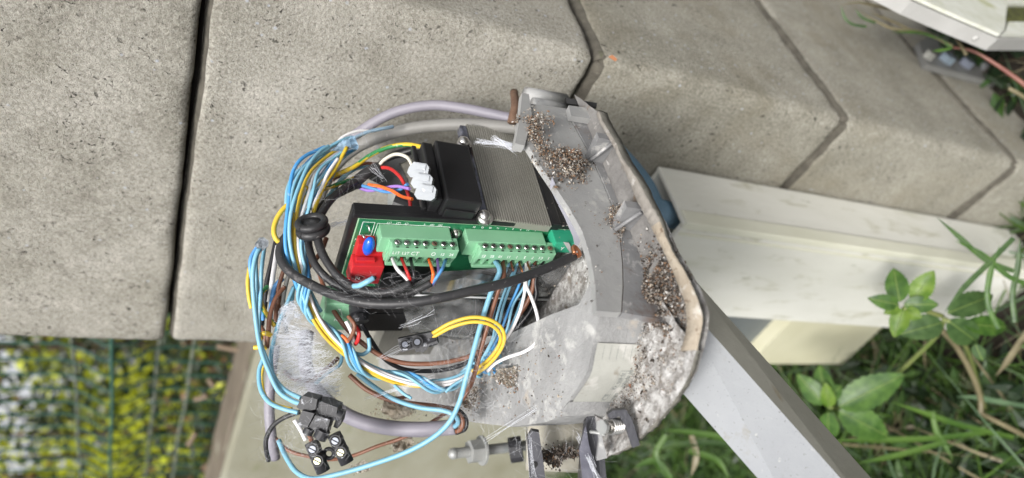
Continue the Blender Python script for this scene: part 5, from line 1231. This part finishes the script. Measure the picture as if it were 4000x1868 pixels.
plant('duller weed with broad toothed leaves right of the rosette', (3690, 1250), z2,
    [((3680, 1260), (3520, 1305), .022, WL2, .0, .1), ((3700, 1225), (3885, 1150), .021, WL2, .01, .05), ((3700, 1250), (3830, 1345), .024, WL2, .01, .12), ((3760, 1265), (3955, 1280), .018, WL, .02, .1), ((3810, 1345), (3840, 1412), .010, WL2, .0, .1)],
    [[(3690, 1245, z2), (3660, 1310, z2 + .03), (3560, 1410, z2 + .07), (3500, 1465, z2 + .1)], [(3700, 1250, z2), (3760, 1330, z2 + .03), (3800, 1430, z2 + .08), (3850, 1600, z2 + .13)]])
z3 = .72
plant('low weed with one long broad leaf below the cream rail', (3240, 1590), z3,
    [((3275, 1590), (3535, 1462), .030, WL, -.02, .05), ((3220, 1580), (3115, 1462), .020, WL, .01, .1), ((3230, 1580), (3200, 1425), .020, WL, .01, .1), ((3240, 1590), (3225, 1500), .014, WL3, -.01, .1), ((3275, 1605), (3480, 1710), .030, WL, -.01, .15), ((3235, 1610), (3235, 1730), .020, WL, .02, .1), ((3230, 1560), (3290, 1505), .014, WL, .0, .1), ((3330, 1590), (3430, 1600), .016, WL2, .03, .1)],
    [[(3240, 1590, z3), (3300, 1600, z3 + .06), (3420, 1640, z3 + .16)]])
# traced grass tufts
def tuft(label, lst, z, mats, cat='grass', name='grass_tuft', w_=.005):
    t = thing(name, label, cat, at(lst[0][-1][0], lst[0][-1][1], z))
    for k, pts in enumerate(lst):
        P_ = spline([at(p[0], p[1], z + (p[2] if len(p) > 2 else 0)) for p in pts], 16)
        bm = bmesh.new(); prev = None
        for i, c in enumerate(P_):
            tt = (P_[min(i+1, 15)] - P_[max(i-1, 0)]).normalized(); s = tt.cross((CAM - c).normalized()).normalized(); f = i / 15
            wd = w_ * (min(1, f * 3 + .05)) * (1 - f * .15) / 2
            row = [bm.verts.new(c - s * wd), bm.verts.new(c + (c - CAM).normalized() * wd * .5), bm.verts.new(c + s * wd)]
            if prev:
                for j in range(2): bm.faces.new((prev[j], prev[j+1], row[j+1], row[j])).smooth = True
            prev = row
        obj('blade', bm, mats[k % len(mats)], t)
    return t
tuft('arching grass blades crossing the end of the white post', [[(3660, 850), (3740, 920), (3850, 1015), (3960, 1060)], [(3905, 960), (3870, 1060), (3858, 1180), (3900, 1285)], [(3985, 930), (3975, 1050), (3955, 1150), (3965, 1260)], [(3690, 1220), (3760, 1130), (3850, 1040), (3960, 930)], [(3730, 940), (3830, 990), (3940, 1080), (4010, 1110)]], .60, [WL2, WL, WL2], w_=.0048)
tuft('long straight grass blades over the dark soil', [[(3735, 1550), (3800, 1552), (3900, 1570), (4020, 1590)], [(3480, 1570), (3600, 1610), (3750, 1660), (3960, 1710)], [(3250, 1720), (3420, 1720), (3650, 1712), (3850, 1690)], [(3350, 1810), (3500, 1780), (3700, 1725)], [(3720, 1790), (3690, 1740), (3660, 1690), (3640, 1610)], [(3890, 1470), (3930, 1420), (3990, 1330), (4030, 1280)]], .72, [GD_, GA, GA, GA, GA, GC_], w_=.006)
tuft('thick tangled grass under the arm', [[(2590, 1680), (2700, 1690), (2850, 1720), (2950, 1790)], [(2560, 1760), (2640, 1740), (2760, 1730), (2880, 1740)], [(2470, 1830), (2560, 1800), (2620, 1870)], [(2700, 1860), (2720, 1780), (2700, 1700)], [(2850, 1868), (2800, 1800), (2690, 1760)], [(2600, 1868), (2560, 1780), (2600, 1700)]], .75, [GA, GB_, GA, GC_, GA], w_=.007)
tuft('pale seeding grass stems over the pillar side', [[(3285, 20), (3300, 70), (3330, 95), (3385, 105)], [(3340, 35), (3370, 70), (3420, 90)], [(3285, 20), (3350, 10), (3450, 30), (3560, 50), (3600, 60)], [(3350, 40), (3480, 110), (3600, 125), (3720, 180)], [(3480, 125), (3600, 130), (3680, 160), (3720, 190)], [(3640, 200), (3690, 195), (3720, 185)], [(3400, 50), (3500, 90), (3560, 120)]], .66, [WL2, WL2, GC_, GC_, WL, WL, GC_], w_=.0028)
rs = thing('red_stem', 'reddish weed stem rising beside the bolted plate', 'plant', at(3950, 330, .68))
REDST = leafmat('red_stem_skin', (.16, .05, .04), (.24, .11, .08), .05)
obj('stalk', tube(spline(P3([(4020, 345, .67), (3960, 300, .672), (3880, 245, .675), (3800, 200, .68), (3720, 185, .685)]), 24), .0022, 8, rf=lambda t: 1.1 - .6 * t), REDST, rs, True)
obj('side_stalk', tube(spline(P3([(3940, 345, .67), (3985, 370, .67), (4030, 400, .67)]), 10), .002, 6), GC_, rs, True)
obj('side_stalk', tube(spline(P3([(3775, 215, .675), (3745, 165, .68), (3730, 140, .69)]), 10), .0016, 6), GC_, rs, True)
wire('dry pinkish stalk running down through the dark soil area', GC_, .0028, [(3680, 1290, .66), (3740, 1360, .68), (3800, 1470, .70), (3830, 1560, .72), (3830, 1620, .72)], 'dry_stalk', 'stalk')
wire('dry pinkish stalk slanting away to the corner', GC_, .0026, [(3830, 1615, .72), (3900, 1650, .72), (4020, 1710, .72)], 'dry_stalk', 'stalk')
for k, (a, b, lb_) in enumerate((((850, 1352), (950, 1368), 'pale twig end just under the pillar block'), ((815, 1480), (838, 1510), 'pale twig end by the mesh fold'), ((760, 1560), (810, 1545), 'short brown twig beside the plinth top'), ((735, 1740), (765, 1690), 'brown twig poking up beside the plinth'))):
    wire(lb_, mat('pale_twig', (.17, .125, .085), .8), .0042, [(a[0], a[1], 1.12), ((a[0] + b[0]) / 2, (a[1] + b[1]) / 2 + 3, 1.12), (b[0], b[1], 1.12)], 'twig', 'twig', sides=8)
